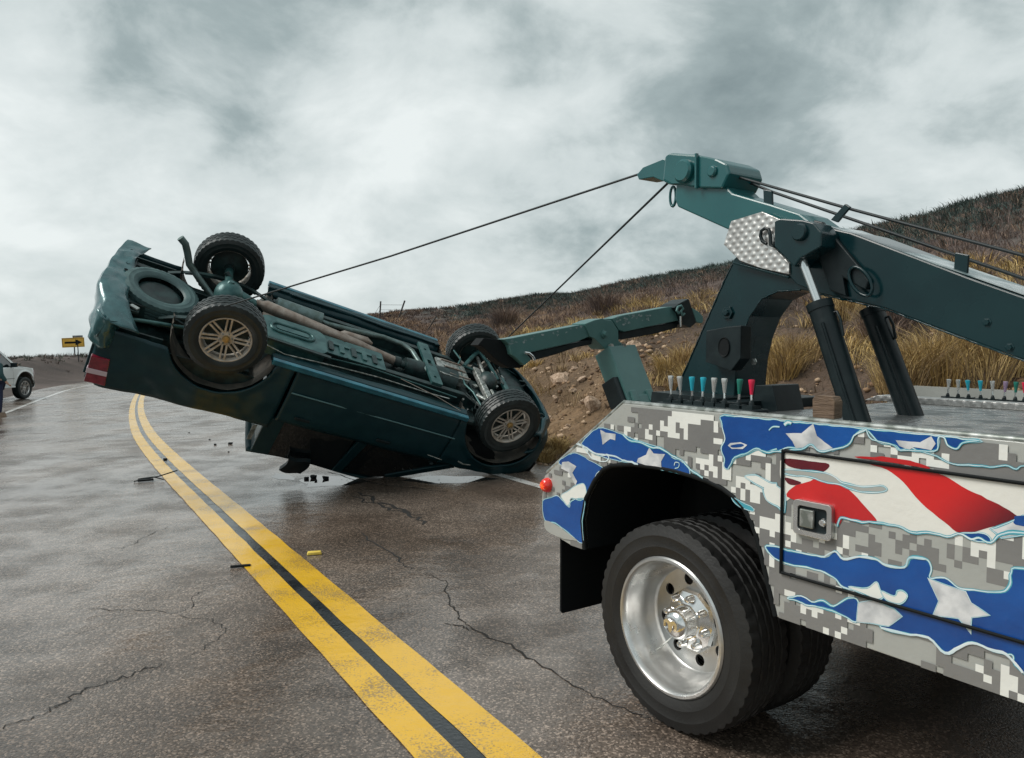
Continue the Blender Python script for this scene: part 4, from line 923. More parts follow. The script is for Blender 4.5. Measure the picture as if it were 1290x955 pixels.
    hd_ = MB(); hd_.sheet(lambda u, v: Vector((2.86+1.24*u, (v*2-1)*(.86-.12*u*u), 1.19-.11*u**2+.035*(1-(2*v-1)**2)+(.03*mnoise.noise((u*4, v*4, 2)) if wrecked else 0))), 20, 16); hd_.build('hood', paint, root, smooth=60, solid=.02)
    MB().sheet(lambda u, v: Vector((4.10+.02*sin(pi*u)-.10*abs(2*u-1)**3, (u*2-1)*.80, .62+.44*v)), 16, 3).build('grille', M_black if wrecked else M_bright, root, smooth=60, solid=.03)
    # bumpers
    def fbn(u, v):
        a = (u*2-1); y = a*.97; x = 4.28-.34*abs(a)**2.6 - (.05 if wrecked and a > .5 else 0); ph = v*pi*1.15-.25
        z = .545-.15*cos(ph)+.0; x2 = x-.10+.10*sin(ph)
        return Vector((x2 + (.03*mnoise.noise((u*6, v*3, 1)) if wrecked else 0), y, z+(.03*mnoise.noise((u*5, v*3, 4)) if wrecked else 0)))
    MB().sheet(fbn, 30, 10).build('front_bumper', paint if wrecked else M_chrome, root, smooth=70, solid=.02)
    # bed: front wall, floor seen from below with ribs, tailgate
    MB().plate([(-1.05, -.88), (-.52, -.88), (-.52, -.54), (.57, -.54), (.57, -.88), (.66, -.88), (.66, .88), (.57, .88), (.57, .54), (-.52, .54), (-.52, .88), (-1.05, .88)], [], .80, .82, ax=2).build('bed_floor', M_under, root)
    for sg in (1, -1):
        MB().box((-.20, sg*.82, 1.03), (1.70, .02, .46)).build('bed_inner_wall', M_under, root)
        MB().box((.03, sg*.54, .96), (1.10, .02, .30)).build('wheel_house', M_under, root)
        MB().box((-.78, sg*.84, .73), (.50, .02, .14)).build('quarter_inner', M_under, root)
    for k in range(6): MB().box((-.95+k*.32, 0, .805), (.07, 1.55 if k in (0, 1, 4, 5) else 1.0, .045)).build('bed_rib', M_under, root)
    MB().box((.66, 0, 1.05), (.03, 1.78, .46)).build('bed_front', paint, root)
    MB().box((-1.085, 0, 1.03), (.05, 1.64, .50)).build('tailgate', paint, root, bevel=.01)
    MB().box((1.9, 0, .60), (2.35, 1.62, .04)).build('floor_pan', M_under, root)
    # frame rails (kick up over the rear axle)
    for sg in (1, -1):
        fm = MB(); pth = [(-1.05, .62), (-.55, .64), (-.30, .72), (.25, .72), (.55, .52), (2.9, .50), (3.15, .60), (3.95, .62)]
        for (xa, za), (xb, zb) in zip(pth, pth[1:]): fm.beam((xa-.01, sg*.44, za), (xb+.01, sg*.44, zb), .075, .15)
        fm.build('frame_rail', M_under, root, bevel=.006)
    return zc
def pickup_wheels(root, rimm, hubm, rear_inner=False, tyrem=None):
    w_ = car_wheel(root, rimm, hubm, tyrem=tyrem); ws = [w_]
    for x, y in ((3.4, .84), (0, -.84), (3.4, -.84)):
        c = copy_tree(w_, root); c.location = (x, y, .40); ws.append(c)
        if y < 0: c.rotation_euler = (0, 0, pi)
    w_.location = (0, .84, .40); return ws

ov = empty('overturned_pickup', CAR); tag(ov, 'dark teal pickup truck upside down on its roof with tail raised and underside showing', 'pickup')
pickup(ov, M_car, True)
ws = pickup_wheels(ov, M_dirtyrim, M_gold)
ws[1].rotation_euler = (0, 0, radians(-6)); ws[0].rotation_euler = (0, .35, 0)
# -- underside
ax_ = MB(); ax_.tube([(0, -.76, .40), (0, .76, .40)], .045, 14); ax_.lathe([(.001, -.17), (.09, -.15), (.145, -.07), (.155, 0), (.145, .07), (.09, .15), (.001, .17)], 24, T=Matrix.Translation((0, -.05, .38))); ax_.tube([(.05, -.05, .36), (.30, -.05, .40)], [.09, .055], 16)
ax_.tube([(-.02, -.05, .255), (-.02, -.05, .215)], [.05, .03], 12)
ax_.build('rear_axle', M_shield, ov, smooth=50)
dv0 = Vector((.30, -.05, .36)); dv1 = Vector((2.10, .02, .50))
MB().tube([dv0, dv0.lerp(dv1, .03), dv0.lerp(dv1, .06), dv0.lerp(dv1, .72), dv0.lerp(dv1, .76), dv1.lerp(dv0, .0)], [.035, .035, .068, .068, .060, .055], 24).build('drive_shaft', M_shaft, ov, smooth=50)
MB().tube([(2.05, .02, .50), (2.12, .02, .50), (2.14, .02, .51), (2.22, .02, .51)], [.07, .07, .045, .045], 20).build('shaft_joint', M_under, ov, smooth=40)
for sg in (1, -1):
    lf = MB(); 
    for k, (l0, l1) in enumerate(((-.62, .66), (-.45, .5), (-.3, .34))):
        pts_ = [(l0+(l1-l0)*t, sg*.55, .60-.17*(1-((l0+(l1-l0)*t-.02)/.66)**2)-.012*k*(-1)) for t in np.linspace(0, 1, 9)]
        for a, b in zip(pts_, pts_[1:]): lf.beam(a, b, .06, .010)
    lf.build('leaf_spring', M_under, ov)
    MB().tube([(.35, sg*.38, .66), (-.05, sg*.52, .34)], [.022, .03], 12).build('shock_absorber', M_bright if sg > 0 else M_under, ov, smooth=50)
# fuel tank with pressed oval and rails of the stone shield
def rrect(cx, cy, w_, h_, r, n=6): return [(cx+sx*(w_-r)+r*cos(a0+k*pi/2/n), cy+sy*(h_-r)+r*sin(a0+k*pi/2/n)) for sx, sy, a0 in ((1, 1, 0), (-1, 1, pi/2), (-1, -1, pi), (1, -1, 3*pi/2)) for k in range(n+1)]
tk = MB().plate(rrect(.72, .42, .37, .26, .12), [], .36, .56, ax=2).build('fuel_tank', M_shield, ov, bevel=.035, smooth=60)
MB().tube([(x, y, .355) for x, y in rrect(.70, .40, .24, .095, .09)], .020, 8, closed=True).build('tank_rib', M_shield, tk, smooth=60)
MB().plate(rrect(.70, .40, .185, .045, .04), [], .345, .37, ax=2).build('tank_panel', M_shield, tk, bevel=.008)
MB().beam((.36, .67, .37), (1.12, .70, .37), .05, .02).build('tank_strap', M_under, tk)
for cx_, L_ in ((1.22, .14), (1.60, .24)):
    sh = MB().plate(rrect(cx_, .30, L_, .20, .03), [], .415, .430, ax=2).build('skid_plate', M_shield, ov, bevel=.006)
    for k in range(3 if L_ > .2 else 2):
        xx = cx_-L_+.09+k*.13
        MB().plate(rrect(xx, .33, .030, .10, .02), [], .398, .4145, ax=2).build('plate_rib', M_under if k % 2 == 0 else M_shield, sh, bevel=.006)
        MB().plate(rrect(xx+.05, .26, .055, .022, .015), [], .400, .4145, ax=2).build('plate_rib', M_shield, sh, bevel=.006)
MB().tube([(.40, .74, .42), (.62, .80, .44), (1.2, .76, .42), (1.7, .71, .42), (2.3, .68, .44), (2.65, .66, .44)], .007, 6).build('brake_line', M_bright, ov, smooth=60)
MB().tube([(.9, .66, .415), (1.6, .58, .405), (2.2, .60, .41), (2.75, .62, .42)], .009, 6).build('fuel_line', M_shield, ov, smooth=60)
MB().tube([(2.0, .62, .40), (2.45, .74, .42), (2.78, .84, .46)], .005, 6).build('park_brake_cable', M_shaft, ov, smooth=60)
# exhaust
MB().tube([(-.62, -.60, .16), (-.55, -.60, .21), (-.50, -.60, .30), (-.44, -.58, .42), (-.30, -.52, .52), (-.10, -.45, .66), (.28, -.42, .62), (.5, -.42, .50)], .040, 14).build('tail_pipe', M_pipe, ov, smooth=60)
MB().tube([(.5, -.42, .50), (.56, -.42, .49), (.58, -.42, .49), (1.14, -.40, .49), (1.16, -.40, .49), (1.25, -.38, .49)], [.03, .03, .10, .10, .03, .03], 20).build('muffler', M_pipe, ov, smooth=40)
MB().tube([(1.25, -.38, .49), (1.6, -.35, .45), (1.95, -.42, .44), (2.22, -.42, .45), (2.34, -.30, .44), (2.38, -.08, .44), (2.48, .10, .45)], .032, 14).build('exhaust_pipe', M_pipe, ov, smooth=60)
MB().tube([(1.35, -.25, .52), (1.42, -.25, .50), (1.72, -.25, .49), (1.80, -.25, .50)], [.02, .055, .055, .02], 16).build('catalytic_converter', M_shaft, ov, smooth=50)
MB().prism([(.45, .56), (1.35, .54), (1.35, .60), (.45, .62)], -.10, -.30).build('heat_shield', M_shaft, ov, bevel=.01)
# far sill inner flange
MB().sheet(lambda u, v: Vector((.50+2.35*u, -.90+.16*v, .45+.10*v**2+.02*mnoise.noise((u*6, 1, v)))), 24, 4).build('sill_flange', M_car, ov, smooth=60, solid=.01)
# cross members, gearbox and skid
cm = MB(); holes_ = [ngon(2.52, y, .022, 12) for y in (-.38, .30)] + [rrect(2.52, -.04, .03, .07, .02)]
cm.plate(rrect(2.52, -.05, .075, .50, .02), [[tuple(p) for p in h] for h in holes_], .395, .43, ax=2); cm.build('cross_member', M_shield, ov, bevel=.004)
MB().box((-.62, 0, .63), (.08, .86, .10)).build('cross_member', M_under, ov, bevel=.004)
MB().box((.62, 0, .55), (.07, .86, .08)).build('cross_member', M_under, ov, bevel=.004)
gb = MB().plate(rrect(2.86, -.10, .22, .20, .05), [rrect(2.80, -.08, .05, .06, .02)], .41, .52, ax=2).build('gearbox_pan', M_bright, ov, bevel=.012)
for k in range(3): MB().box((2.88+.03*k, -.27+.16*k, .403), (.30, .022, .018)).build('pan_rib', M_shaft, gb, bevel=.003)
gg = MB(); gg.tube([(2.2, .0, .52), (2.5, 0, .53), (2.9, 0, .56)], [.10, .13, .18], 18); gg.build('gearbox', M_under, ov, smooth=40)
en = MB(); en.box((3.35, 0, .80), (.75, .60, .42)); en.box((3.3, 0, .56), (.30, .34, .12)); en.build('engine', M_under, ov, bevel=.03)
MB().box((3.5, 0, .98), (1.15, 1.72, .03)).build('engine_bay_panel', M_dark, ov)
for sg in (1, -1):
    ca = MB(); ca.tube([(3.12, sg*.36, .44), (3.30, sg*.62, .36), (3.40, sg*.74, .33)], .028, 10); ca.tube([(3.66, sg*.34, .46), (3.52, sg*.58, .37), (3.40, sg*.74, .33)], .026, 10)
    ca.tube([(3.12, sg*.36, .44), (3.66, sg*.34, .46)], .02, 8); ca.build('control_arm', M_bright if sg > 0 else M_shield, ov, smooth=60)
    MB().tube([(3.4, sg*.12, .43), (3.4, sg*.70, .40)], .024, 12).build('front_half_shaft', M_bright, ov, smooth=50)
    MB().tube([(3.60, sg*.20, .45), (3.56, sg*.70, .40)], .014, 8).build('tie_rod', M_bright, ov, smooth=50)
    MB().tube([(3.34, sg*.5, .42), (3.30, sg*.48, .80)], [.045, .04], 14).build('coil_strut', M_under, ov, smooth=50)
    hk_ = MB(); hk_.tube([(3.98, sg*.40, .50), (4.10, sg*.40, .46), (4.13, sg*.40, .42), (4.08, sg*.40, .39), (4.0, sg*.40, .40)], .012, 8); hk_.build('tow_hook', M_under, ov, smooth=60)
MB().tube([(3.02, -.66, .40), (3.05, -.40, .38), (3.0, -.30, .42), (2.98, .20, .42), (3.02, .42, .38), (3.10, .66, .42)], .013, 8).build('sway_bar', M_shield, ov, smooth=60)
df = MB(); df.lathe([(.001, -.16), (.08, -.14), (.12, -.05), (.12, .05), (.07, .14), (.001, .16)], 20, T=Matrix.Translation((3.42, -.12, .43))); df.build('front_differential', M_under, ov, smooth=50)
fx = MB(); fx.box((3.30, 0, .44), (.09, .78, .07)); fx.build('cross_member', M_bright, ov, bevel=.012)
MB().box((3.74, 0, .47), (.07, .84, .06)).build('cross_member', M_shield, ov, bevel=.01)
st_p = MB()
for q_ in range(26):
    a = Vector((rnd.uniform(2.75, 3.9), rnd.uniform(-.55, .55), rnd.uniform(.45, .6))); st_p.tube([a, a+Vector((rnd.uniform(-.12, .12), rnd.uniform(-.2, .2), rnd.uniform(-.04, .04))), a+Vector((rnd.uniform(-.2, .2), rnd.uniform(-.3, .3), rnd.uniform(-.05, .05)))], rnd.uniform(.006, .014), 6)
st_p.build('hoses_and_lines', M_under, ov, smooth=60, kind='stuff')
st_p = MB()
for q_ in range(16):
    a = Vector((rnd.uniform(2.7, 3.8), rnd.uniform(-.5, .5), rnd.uniform(.42, .5))); st_p.box(a, (rnd.uniform(.02, .07), rnd.uniform(.02, .09), .03), Matrix.Rotation(rnd.random()*3, 3, 'Z'))
st_p.build('bolts_and_brackets', M_bright, ov, bevel=.003, kind='stuff')
rd = MB(); rd.sheet(lambda u, v: Vector((3.80+.30*v-.1*abs(2*u-1)**2.5*v, (u*2-1)*.86, .50-.03*v+.02*mnoise.noise((u*7, v*3, 9)))), 20, 5); rd.build('bumper_undertray', M_under, ov, smooth=60, solid=.01)
# spare tyre under the bed tail
sp = empty('spare_wheel', Matrix.Translation((-.66, .10, .60)) @ Matrix.Rotation(radians(94), 4, 'X') @ Matrix.Rotation(radians(4), 4, 'Z'), ov)
t = MB(); tyre_mesh(t, .39, .235, .25, n=120, depth=.010); t.build('tyre', mat('teal_veiled_tyre', (.035, .075, .078), .55, 0, (.06, .115, .115), 6, bump=.15, bscale=60), sp, smooth=32)  # teal haze veil put into the rubber colour
MB().lathe([(.245, .105), (.232, .09), (.226, -.04), (.16, -.07), (.06, -.05), (.001, -.05)], 44).build('rim', M_under, sp, smooth=40)
MB().beam((-1.0, .45, .60), (-.2, .42, .60), .03, .03).build('tow_bracket', M_under, ov)
hb = MB(); hb.box((-.98, .0, .55), (.06, .95, .08)); hb.tube([(-1.04, .3, .54), (-1.04, .62, .52)], .02, 8); hb.box((-.86, .62, .56), (.10, .07, .03)); hb.build('hitch_bar', M_under, ov, bevel=.004)
MB().box((-.86, .60, .53), (.09, .05, .02), Matrix.Rotation(.5, 3, 'Z')).build('hitch_bolt_plate', M_bright, ov, bevel=.004)
MB().tube([(-.3, .56, .60), (-.75, .66, .62), (-.9, .70, .63)], .022, 8).build('body_mount_tube', M_shield, ov, smooth=50)
# crumpled rear bumper
def cbn(u, v):
    y = -.80+1.80*u; nz = mnoise.noise((u*5.5, v*2.0, 3.3)); n2_ = mnoise.noise((u*13, v*5, 8.1))
    x = -1.20+.05*nz + .10*abs(2*u-1)**4; z = .74-.26*min(v*1.7, 1)+.045*nz*v+.02*n2_
    x += .24*max(0, v-.55)/.45 + (.10*max(0, u-.72)/.28*v)
    z += (.10*max(0, u-.8)/.2)*(v > .5)*v
    return Vector((x, y, z))
MB().sheet(cbn, 50, 14).build('rear_bumper', mat('crumpled_bumper', (.015, .070, .080), .22, .3, (.035, .12, .13), 6, coat=.6, rough2=.35), ov, smooth=50, solid=.012)
MB().sheet(lambda u, v: Vector((-1.16+.22*v, .90+.10*sin(pi*v)+.03*mnoise.noise((u*4, v*4, 2)), .50+.32*u+.05*v)), 12, 8).build('bumper_corner', MATS['crumpled_bumper'], ov, smooth=50, solid=.012)
for k in range(4):
    MB().lathe([(.001, 0), (.018, 0), (.02, .006)], 10, T=Matrix.Translation((-1.03, -.55+.17*k, .474)) @ Matrix.Rotation(-pi/2, 4, 'X')).build('bumper_hole', M_dark, ov)
# hanging trim by the cab corner, dangling antenna
MB().sheet(lambda u, v: Vector((.60+.05*u, .90-.02*u, 1.33+.20*v)), 2, 2).build('hanging_trim', M_bright, ov, solid=.004)
MB().sheet(lambda u, v: Vector((1.15+.25*u+.02*sin(v*4), .80-.10*v, 1.70+.26*v+.02*sin(u*5))), 6, 5).build('crushed_mirror', M_black, ov, solid=.05)
MB().tube([(3.02, .955, 1.07), (3.1, .962, 1.09), (3.2, .95, 1.08)], .012, 8).build('fender_badge', M_bright, ov, smooth=50)
MB().tube([(2.62, .945, 1.10), (2.82, .945, 1.12)], .006, 6).build('fender_scrape', M_bright, ov, smooth=50)
gs = MB()
for k in range(14):
    a = Vector((rnd.uniform(2.0, 2.75), .79+rnd.uniform(-.02, .02), rnd.uniform(1.36, 1.50))); s_ = rnd.uniform(.006, .03); gs.add([a, a+Vector((s_*2, .004, s_*.4)), a+Vector((s_*.8, -.004, s_))], [(0, 1, 2)])
gs.build('broken_glass', M_bright, ov, kind='stuff')

# ---- white pickup far left, parked on the left shoulder
WPX, WPY = -19.45, 30.1; zw = float(zroad(st([WPX], [WPY])[0])[0])
az = radians(1)   # nose towards the bend
fwd = Vector((sin(az), cos(az), 0)); lft = Vector((-cos(az), sin(az), 0))
Mw = Matrix.Identity(4); Mw.col[0][:3] = fwd; Mw.col[1][:3] = lft; Mw.col[2][:3] = (0, 0, 1)
wp = empty('parked_pickup', Matrix.Translation(Vector((WPX, WPY, zw)) - fwd*3.4*1.08 - lft*(-.84)) @ Mw @ Matrix.Scale(1.08, 4)); tag(wp, 'white pickup truck parked on the left shoulder at the edge of the picture', 'pickup')
pickup(wp, M_whitecar, False, rimm=M_alu, hubm=M_chrome); pickup_wheels(wp, M_alu, M_chrome, tyrem=M_rubber2)

# ---- person at the left edge
def skin_body(name, verts, edges, radii, m, parent, sub=2, root=0):
    me = bpy.data.meshes.new(name); me.from_pydata(verts, edges, []); o = bpy.data.objects.new(name, me); link(o); o.parent = parent
    sk = o.modifiers.new('skin', 'SKIN'); sk.use_smooth_shade = True
    for i, r_ in enumerate(radii):
        sv = me.skin_vertices[0].data[i]; sv.radius = r_ if hasattr(r_, '__len__') else (r_, r_)
        if i == root: sv.use_root = True
    if sub: ss_ = o.modifiers.new('sub', 'SUBSURF'); ss_.levels = sub; ss_.render_levels = sub
    me.materials.append(m); return o
M_skin = mat('skin', (.48, .29, .21), .5); M_jacket = mat('dark_teal_jacket', (.012, .055, .062), .7, bump=.3, bscale=20); M_jeans = mat('dark_blue_jeans', (.012, .020, .055), .8, bump=.2, bscale=40)
M_hair = mat('dark_hair', (.02, .014, .01), .7); M_boot = mat('tan_boot', (.25, .18, .13), .7)
gp = Vector((-13.95, 20.6)); zp = float(zroad(st([gp.x], [gp.y])[0])[0])
pe = empty('person', Matrix.Translation((gp.x, gp.y, zp)) @ Matrix.Rotation(radians(150), 4, 'Z')); tag(pe, 'person in dark teal jacket and blue jeans at the far left edge', 'person')
# local: x right-left (their left = +x), y forward (-y is front), z up
B = [(0,0,.95),(0,.01,1.15),(0,.02,1.38),(0,.01,1.50),(0,0,1.56),(0,-.01,1.66),(0,-.01,1.74),
     (.19,.01,1.40),(.30,.04,1.15),(.26,-.12,.98),(.25,-.17,.93),(-.19,.01,1.40),(-.31,.05,1.16),(-.33,-.08,.95),(-.33,-.12,.89),
     (.10,0,.90),(.11,-.02,.50),(.11,.02,.09),(.12,-.13,.04),(-.10,0,.90),(-.13,0,.50),(-.15,.04,.09),(-.17,-.11,.04)]
E_ = [(0,1),(1,2),(2,3),(3,4),(4,5),(5,6),(2,7),(7,8),(8,9),(9,10),(2,11),(11,12),(12,13),(13,14),(0,15),(15,16),(16,17),(17,18),(0,19),(19,20),(20,21),(21,22)]
Rr = [.14,.13,.15,.06,.065,.085,.055,.06,.042,.03,.035,.06,.042,.03,.035,.085,.058,.04,.035,.085,.058,.04,.035]
body = skin_body('body', B, E_, Rr, M_skin, pe)
skin_body('jacket', [(0,0,.88),(0,.01,1.12),(0,.02,1.38),(0,.01,1.47),(.20,.01,1.40),(.305,.04,1.15),(.265,-.11,.99),(-.20,.01,1.40),(-.315,.05,1.16),(-.335,-.07,.96)], [(0,1),(1,2),(2,3),(2,4),(4,5),(5,6),(2,7),(7,8),(8,9)], [(.17,.15),(.165,.14),(.175,.15),.085,.085,.068,.052,.085,.068,.052], M_jacket, pe)
skin_body('trousers', [(0,0,.94),(.10,0,.88),(.11,-.02,.50),(.11,.02,.10),(-.10,0,.88),(-.13,0,.50),(-.15,.04,.10)], [(0,1),(1,2),(2,3),(0,4),(4,5),(5,6)], [.155,.11,.082,.065,.11,.082,.065], M_jeans, pe)
for x_, y_ in ((.115, -.03), (-.16, -.01)): MB().sheet(lambda u, v: Vector((x_+.052*cos(2*pi*v)*(1-.3*u), y_-.08*0+.14*sin(2*pi*v)*(1-.25*u), .0+.12*u)), 4, 14).build('boot', M_boot, pe, smooth=60)
MB().lathe([(.001, .115), (.05, .108), (.086, .075), (.098, .02), (.094, -.03), (.075, -.07)], 18, T=Matrix.Translation((0, .012, 1.665)) @ Matrix.Rotation(pi/2, 4, 'X')).build('hair', M_hair, pe, smooth=60)
fc = MB()
for sx in (-.032, .032): fc.lathe([(.001, -.01), (.009, -.006), (.011, .0)], 8, T=Matrix.Translation((sx, -.092, 1.668)))
fc.build('eyes', M_dark, pe); MB().box((0, -.105, 1.64), (.022, .03, .045), taper=.5).build('nose', M_skin, pe, bevel=.006); MB().box((0, -.092, 1.602), (.05, .012, .010)).build('mouth', mat('lips', (.35, .12, .10), .5), pe, bevel=.003)
for sx in (-.088, .088): MB().box((sx, -.005, 1.655), (.018, .035, .06)).build('ear', M_skin, pe, bevel=.006)
for hx_, hy_, hz_ in ((.25, -.18, .93), (-.33, -.13, .89)):
    for k in range(4):
        dx_ = (k-1.5)*.019; l_ = (.075, .085, .08, .065)[k]
        MB().tube([(hx_+dx_, hy_, hz_-.01), (hx_+dx_, hy_-l_*.5, hz_-.03), (hx_+dx_, hy_-l_*.7, hz_-.03-l_*.4)], [.009, .0085, .007], 8).build('finger', M_skin, pe, smooth=60)
    MB().tube([(hx_-.03, hy_+.02, hz_), (hx_-.055, hy_-.01, hz_-.015), (hx_-.05, hy_-.04, hz_-.03)], [.011, .010, .008], 8).build('thumb', M_skin, pe, smooth=60)

# ---- arrow sign and a second sign behind
def sign(px, py, d, wd, ht, posts, board_m, name, label, cat, arrow, tilt, yaw):
    c = CO + ray(px, py)*d; g = terrain1(c.x, c.y)
    r = empty(name, Matrix.Translation((c.x, c.y, g-.1)) @ Matrix.Rotation(yaw, 4, 'Z')); tag(r, label, cat); h = c.z-(g-.1); R = Matrix.Rotation(radians(tilt), 3, 'Y')
    MB().box((0, 0, h), (wd, .012, ht), R).build('sign_board', board_m, r, bevel=.004)
    if arrow:
        P_ = [(-.38, -.055), (.10, -.055), (.10, -.17), (.40, 0), (.10, .17), (.10, .055), (-.38, .055)]
        mb = MB(); mb.prism([(a*wd, b*wd*.9) for a, b in P_], -.012, -.008); o = mb.build('arrow', M_dark, r); o.matrix_local = Matrix.Translation((0, 0, h)) @ R.to_4x4()
        fr = MB(); x_, z_ = wd/2-.05, ht/2-.05
        for a, b in (((-x_, -z_), (x_, -z_)), ((x_, -z_), (x_, z_)), ((x_, z_), (-x_, z_)), ((-x_, z_), (-x_, -z_))): fr.beam(R @ Vector((a[0], -.009, a[1]))+Vector((0, 0, h)), R @ Vector((b[0], -.009, b[1]))+Vector((0, 0, h)), .004, .02, (0, 0, 1))
        fr.build('sign_border', M_dark, r)
    for xx, tl in posts: MB().beam((xx+tl, .03, 0), (xx, .03, h+ht*.3), .09, .06, (1, 0, 0)).build('sign_post', M_black, r)
M_signy = mat('yellow_sign_face', (.80, .47, .06), .45, 0, (.68, .38, .05), 4); M_signb = mat('grey_sign_back', (.20, .21, .21), .6, .2, (.13, .13, .13), 5)
sign(92.2, 431.5, 58, 1.50, .72, [(.28, .06)], M_signy, 'arrow_sign', 'yellow warning sign with a black arrow pointing right, standing on the far bank', 'sign', True, -2.5, radians(24))
sign(98, 427.5, 60.5, .75, .62, [(-.30, .05)], M_signb, 'grey_sign', 'small grey sign seen from behind, just behind the yellow arrow sign', 'sign', False, -2, radians(10))
# ---- wire fence on the ridge left of the brush
M_post = mat('old_fence_post', (.035, .032, .030), .85, bump=.4, bscale=20)
fn_ = empty('wire_fence', Matrix.Identity(4)); 
P_ = []
for px, py, hh, lean in ((435, 397, 1.35, 0), (457, 398, 1.45, 0), (478, 401, 1.3, .1), (500, 402, 1.35, .55)):
    # find where the line of sight meets the ridge
    d_ = ray(px, py); best = None
    for dist in np.arange(30, 120, .5):
        q = CO + d_*dist; g = terrain1(q.x, q.y)
        if q.z < g + .12: best = (q.x, q.y, g); break
    if best is None: q = CO + d_*75; best = (q.x, q.y, terrain1(q.x, q.y))
    P_.append((Vector(best), hh, lean))
fn_.location = P_[0][0]; off = P_[0][0]
for v_, hh, lean in P_:
    MB().tube([v_-off-Vector((0, 0, .2)), v_-off+Vector((lean, 0, hh))], .10 if v_ is P_[0][0] else .055, 8).build('fence_post', M_post, fn_)
for z_ in (.35, .7, 1.05): MB().tube([v_-off+Vector((lean*z_/1.35, 0, z_)) for v_, hh, lean in P_], .011, 5).build('fence_wire', M_cable, fn_)
tag(fn_, 'wire fence with dark posts on the ridge above the overturned pickup sill', 'fence')
d_ = ray(533, 420); q = None
for dist in np.arange(14, 90, .4):
    q = CO + d_*dist
    if q.z < terrain1(q.x, q.y): break
sk_ = MB().tube([(0, 0, -.2), (.75*dist/42, 0, .95*dist/42)], .035*dist/40, 7).build('leaning_stake', M_post); sk_.location = (q.x, q.y, terrain1(q.x, q.y)); tag(sk_, 'thin dark stake leaning to the right in the dry grass behind the pickup front wheel', 'stake')

# ---- debris on the road
def gz(p): s, t = st([p.x], [p.y]); return float(zroad(s)[0])
def onroad(o, px, py, rz=0, dz=.002): p = ground(px, py); o.matrix_world = Matrix.Translation((p.x, p.y, gz(p)+dz)) @ Matrix.Rotation(rz, 4, 'Z'); return o
M_ysc = mat('yellow_plastic_marker', (.78, .58, .10), .5, 0, (.6, .42, .06), 20)
o = MB().box((0, 0, .011), (.105, .05, .020), taper=.85).build('road_marker', M_ysc, bevel=.004); tag(onroad(o, 396, 698, .25), 'small yellow plastic road marker lying loose just right of the yellow line', 'road marker')
wr = empty('wiper_debris'); p = ground(190, 603); wr.matrix_world = Matrix.Translation((p.x, p.y, gz(p)+.01)); tag(wr, 'broken black wiper arm lying on the left lane beside the yellow line', 'wreckage')
MB().tube([(-.14, -.10, .0), (-.04, -.02, .02), (.06, .06, .03), (.20, .22, .07)], .007, 6).build('wiper_arm', M_black, wr, smooth=60)
MB().tube([(-.14, .0, .01), (.02, .02, .03), (.15, -.02, .01)], .007, 6).build('wiper_blade', M_dark, wr, smooth=60)
MB().box((-.03, -.06, .01), (.16, .07, .018), Matrix.Rotation(.5, 3, 'Z')).build('torn_rubber', M_dark, wr, bevel=.004)
o = MB(); o.box((0, 0, .008), (.13, .03, .012), Matrix.Rotation(.2, 3, 'Z')); o = o.build('metal_scrap', M_dark, bevel=.003); tag(onroad(o, 303, 714, .1), 'flat dark metal scrap lying against the left yellow line', 'wreckage')
for k, (px, py, sz, lab) in enumerate(((290,553,.05,'black lump of debris on the right lane below the pickup bed'), (271,554,.03,'small black debris piece left of the larger lump below the bed'), (264,546,.022,'tiny dark pebble of debris closest to the raised bed'), (208,575,.035,'small dark stone lying on the far part of the yellow line'), (288,565,.02,'tiny dark crumb just below the black lump'), (238,534,.02,'tiny dark crumb on the lane furthest up the road'), (386,602,.035,'dark shard lying by the crushed roof'), (395,601,.05,'largest dark shard by the crushed roof'), (410,602,.045,'flat dark shard right of the largest one'), (398,605,.02,'small dark crumb in front of the shards'))):
    o = MB(); 
    vs_ = [Vector((cos(a)*rnd.uniform(.6, 1), sin(a)*rnd.uniform(.6, 1), z_*rnd.uniform(.5, .9)))*sz for z_ in (0, .9) for a in [q_*2*pi/6 for q_ in range(6)]]
    o.add(vs_, [(5,4,3,2,1,0), (6,7,8,9,10,11)] + [(q_, (q_+1) % 6, 6+(q_+1) % 6, 6+q_) for q_ in range(6)]); o = o.build('debris', M_dark, bevel=sz*.1)
    tag(onroad(o, px, py, k), lab, 'wreckage', 'debris scattered on the road')

gs = MB()
for k in range(170):
    t_ = rnd.random(); px_ = 340+rnd.random()*330; py_ = 600+abs(rnd.gauss(0, 9))
    p = ground(px_, py_); s_ = rnd.uniform(.003, .014); z_ = gz(p)+.003; a_ = rnd.random()*6
    gs.add([(p.x+s_*cos(a_+q_), p.y+s_*sin(a_+q_)*rnd.uniform(.4, 1), z_+rnd.uniform(0, s_*.6)) for q_ in (0, 1.9, 3.9)], [(0, 1, 2)])
tag(gs.build('glass_shards', [M_glass]), 'scattered crumbs of broken window glass on the wet road under the crushed roof', 'wreckage', kind='stuff')
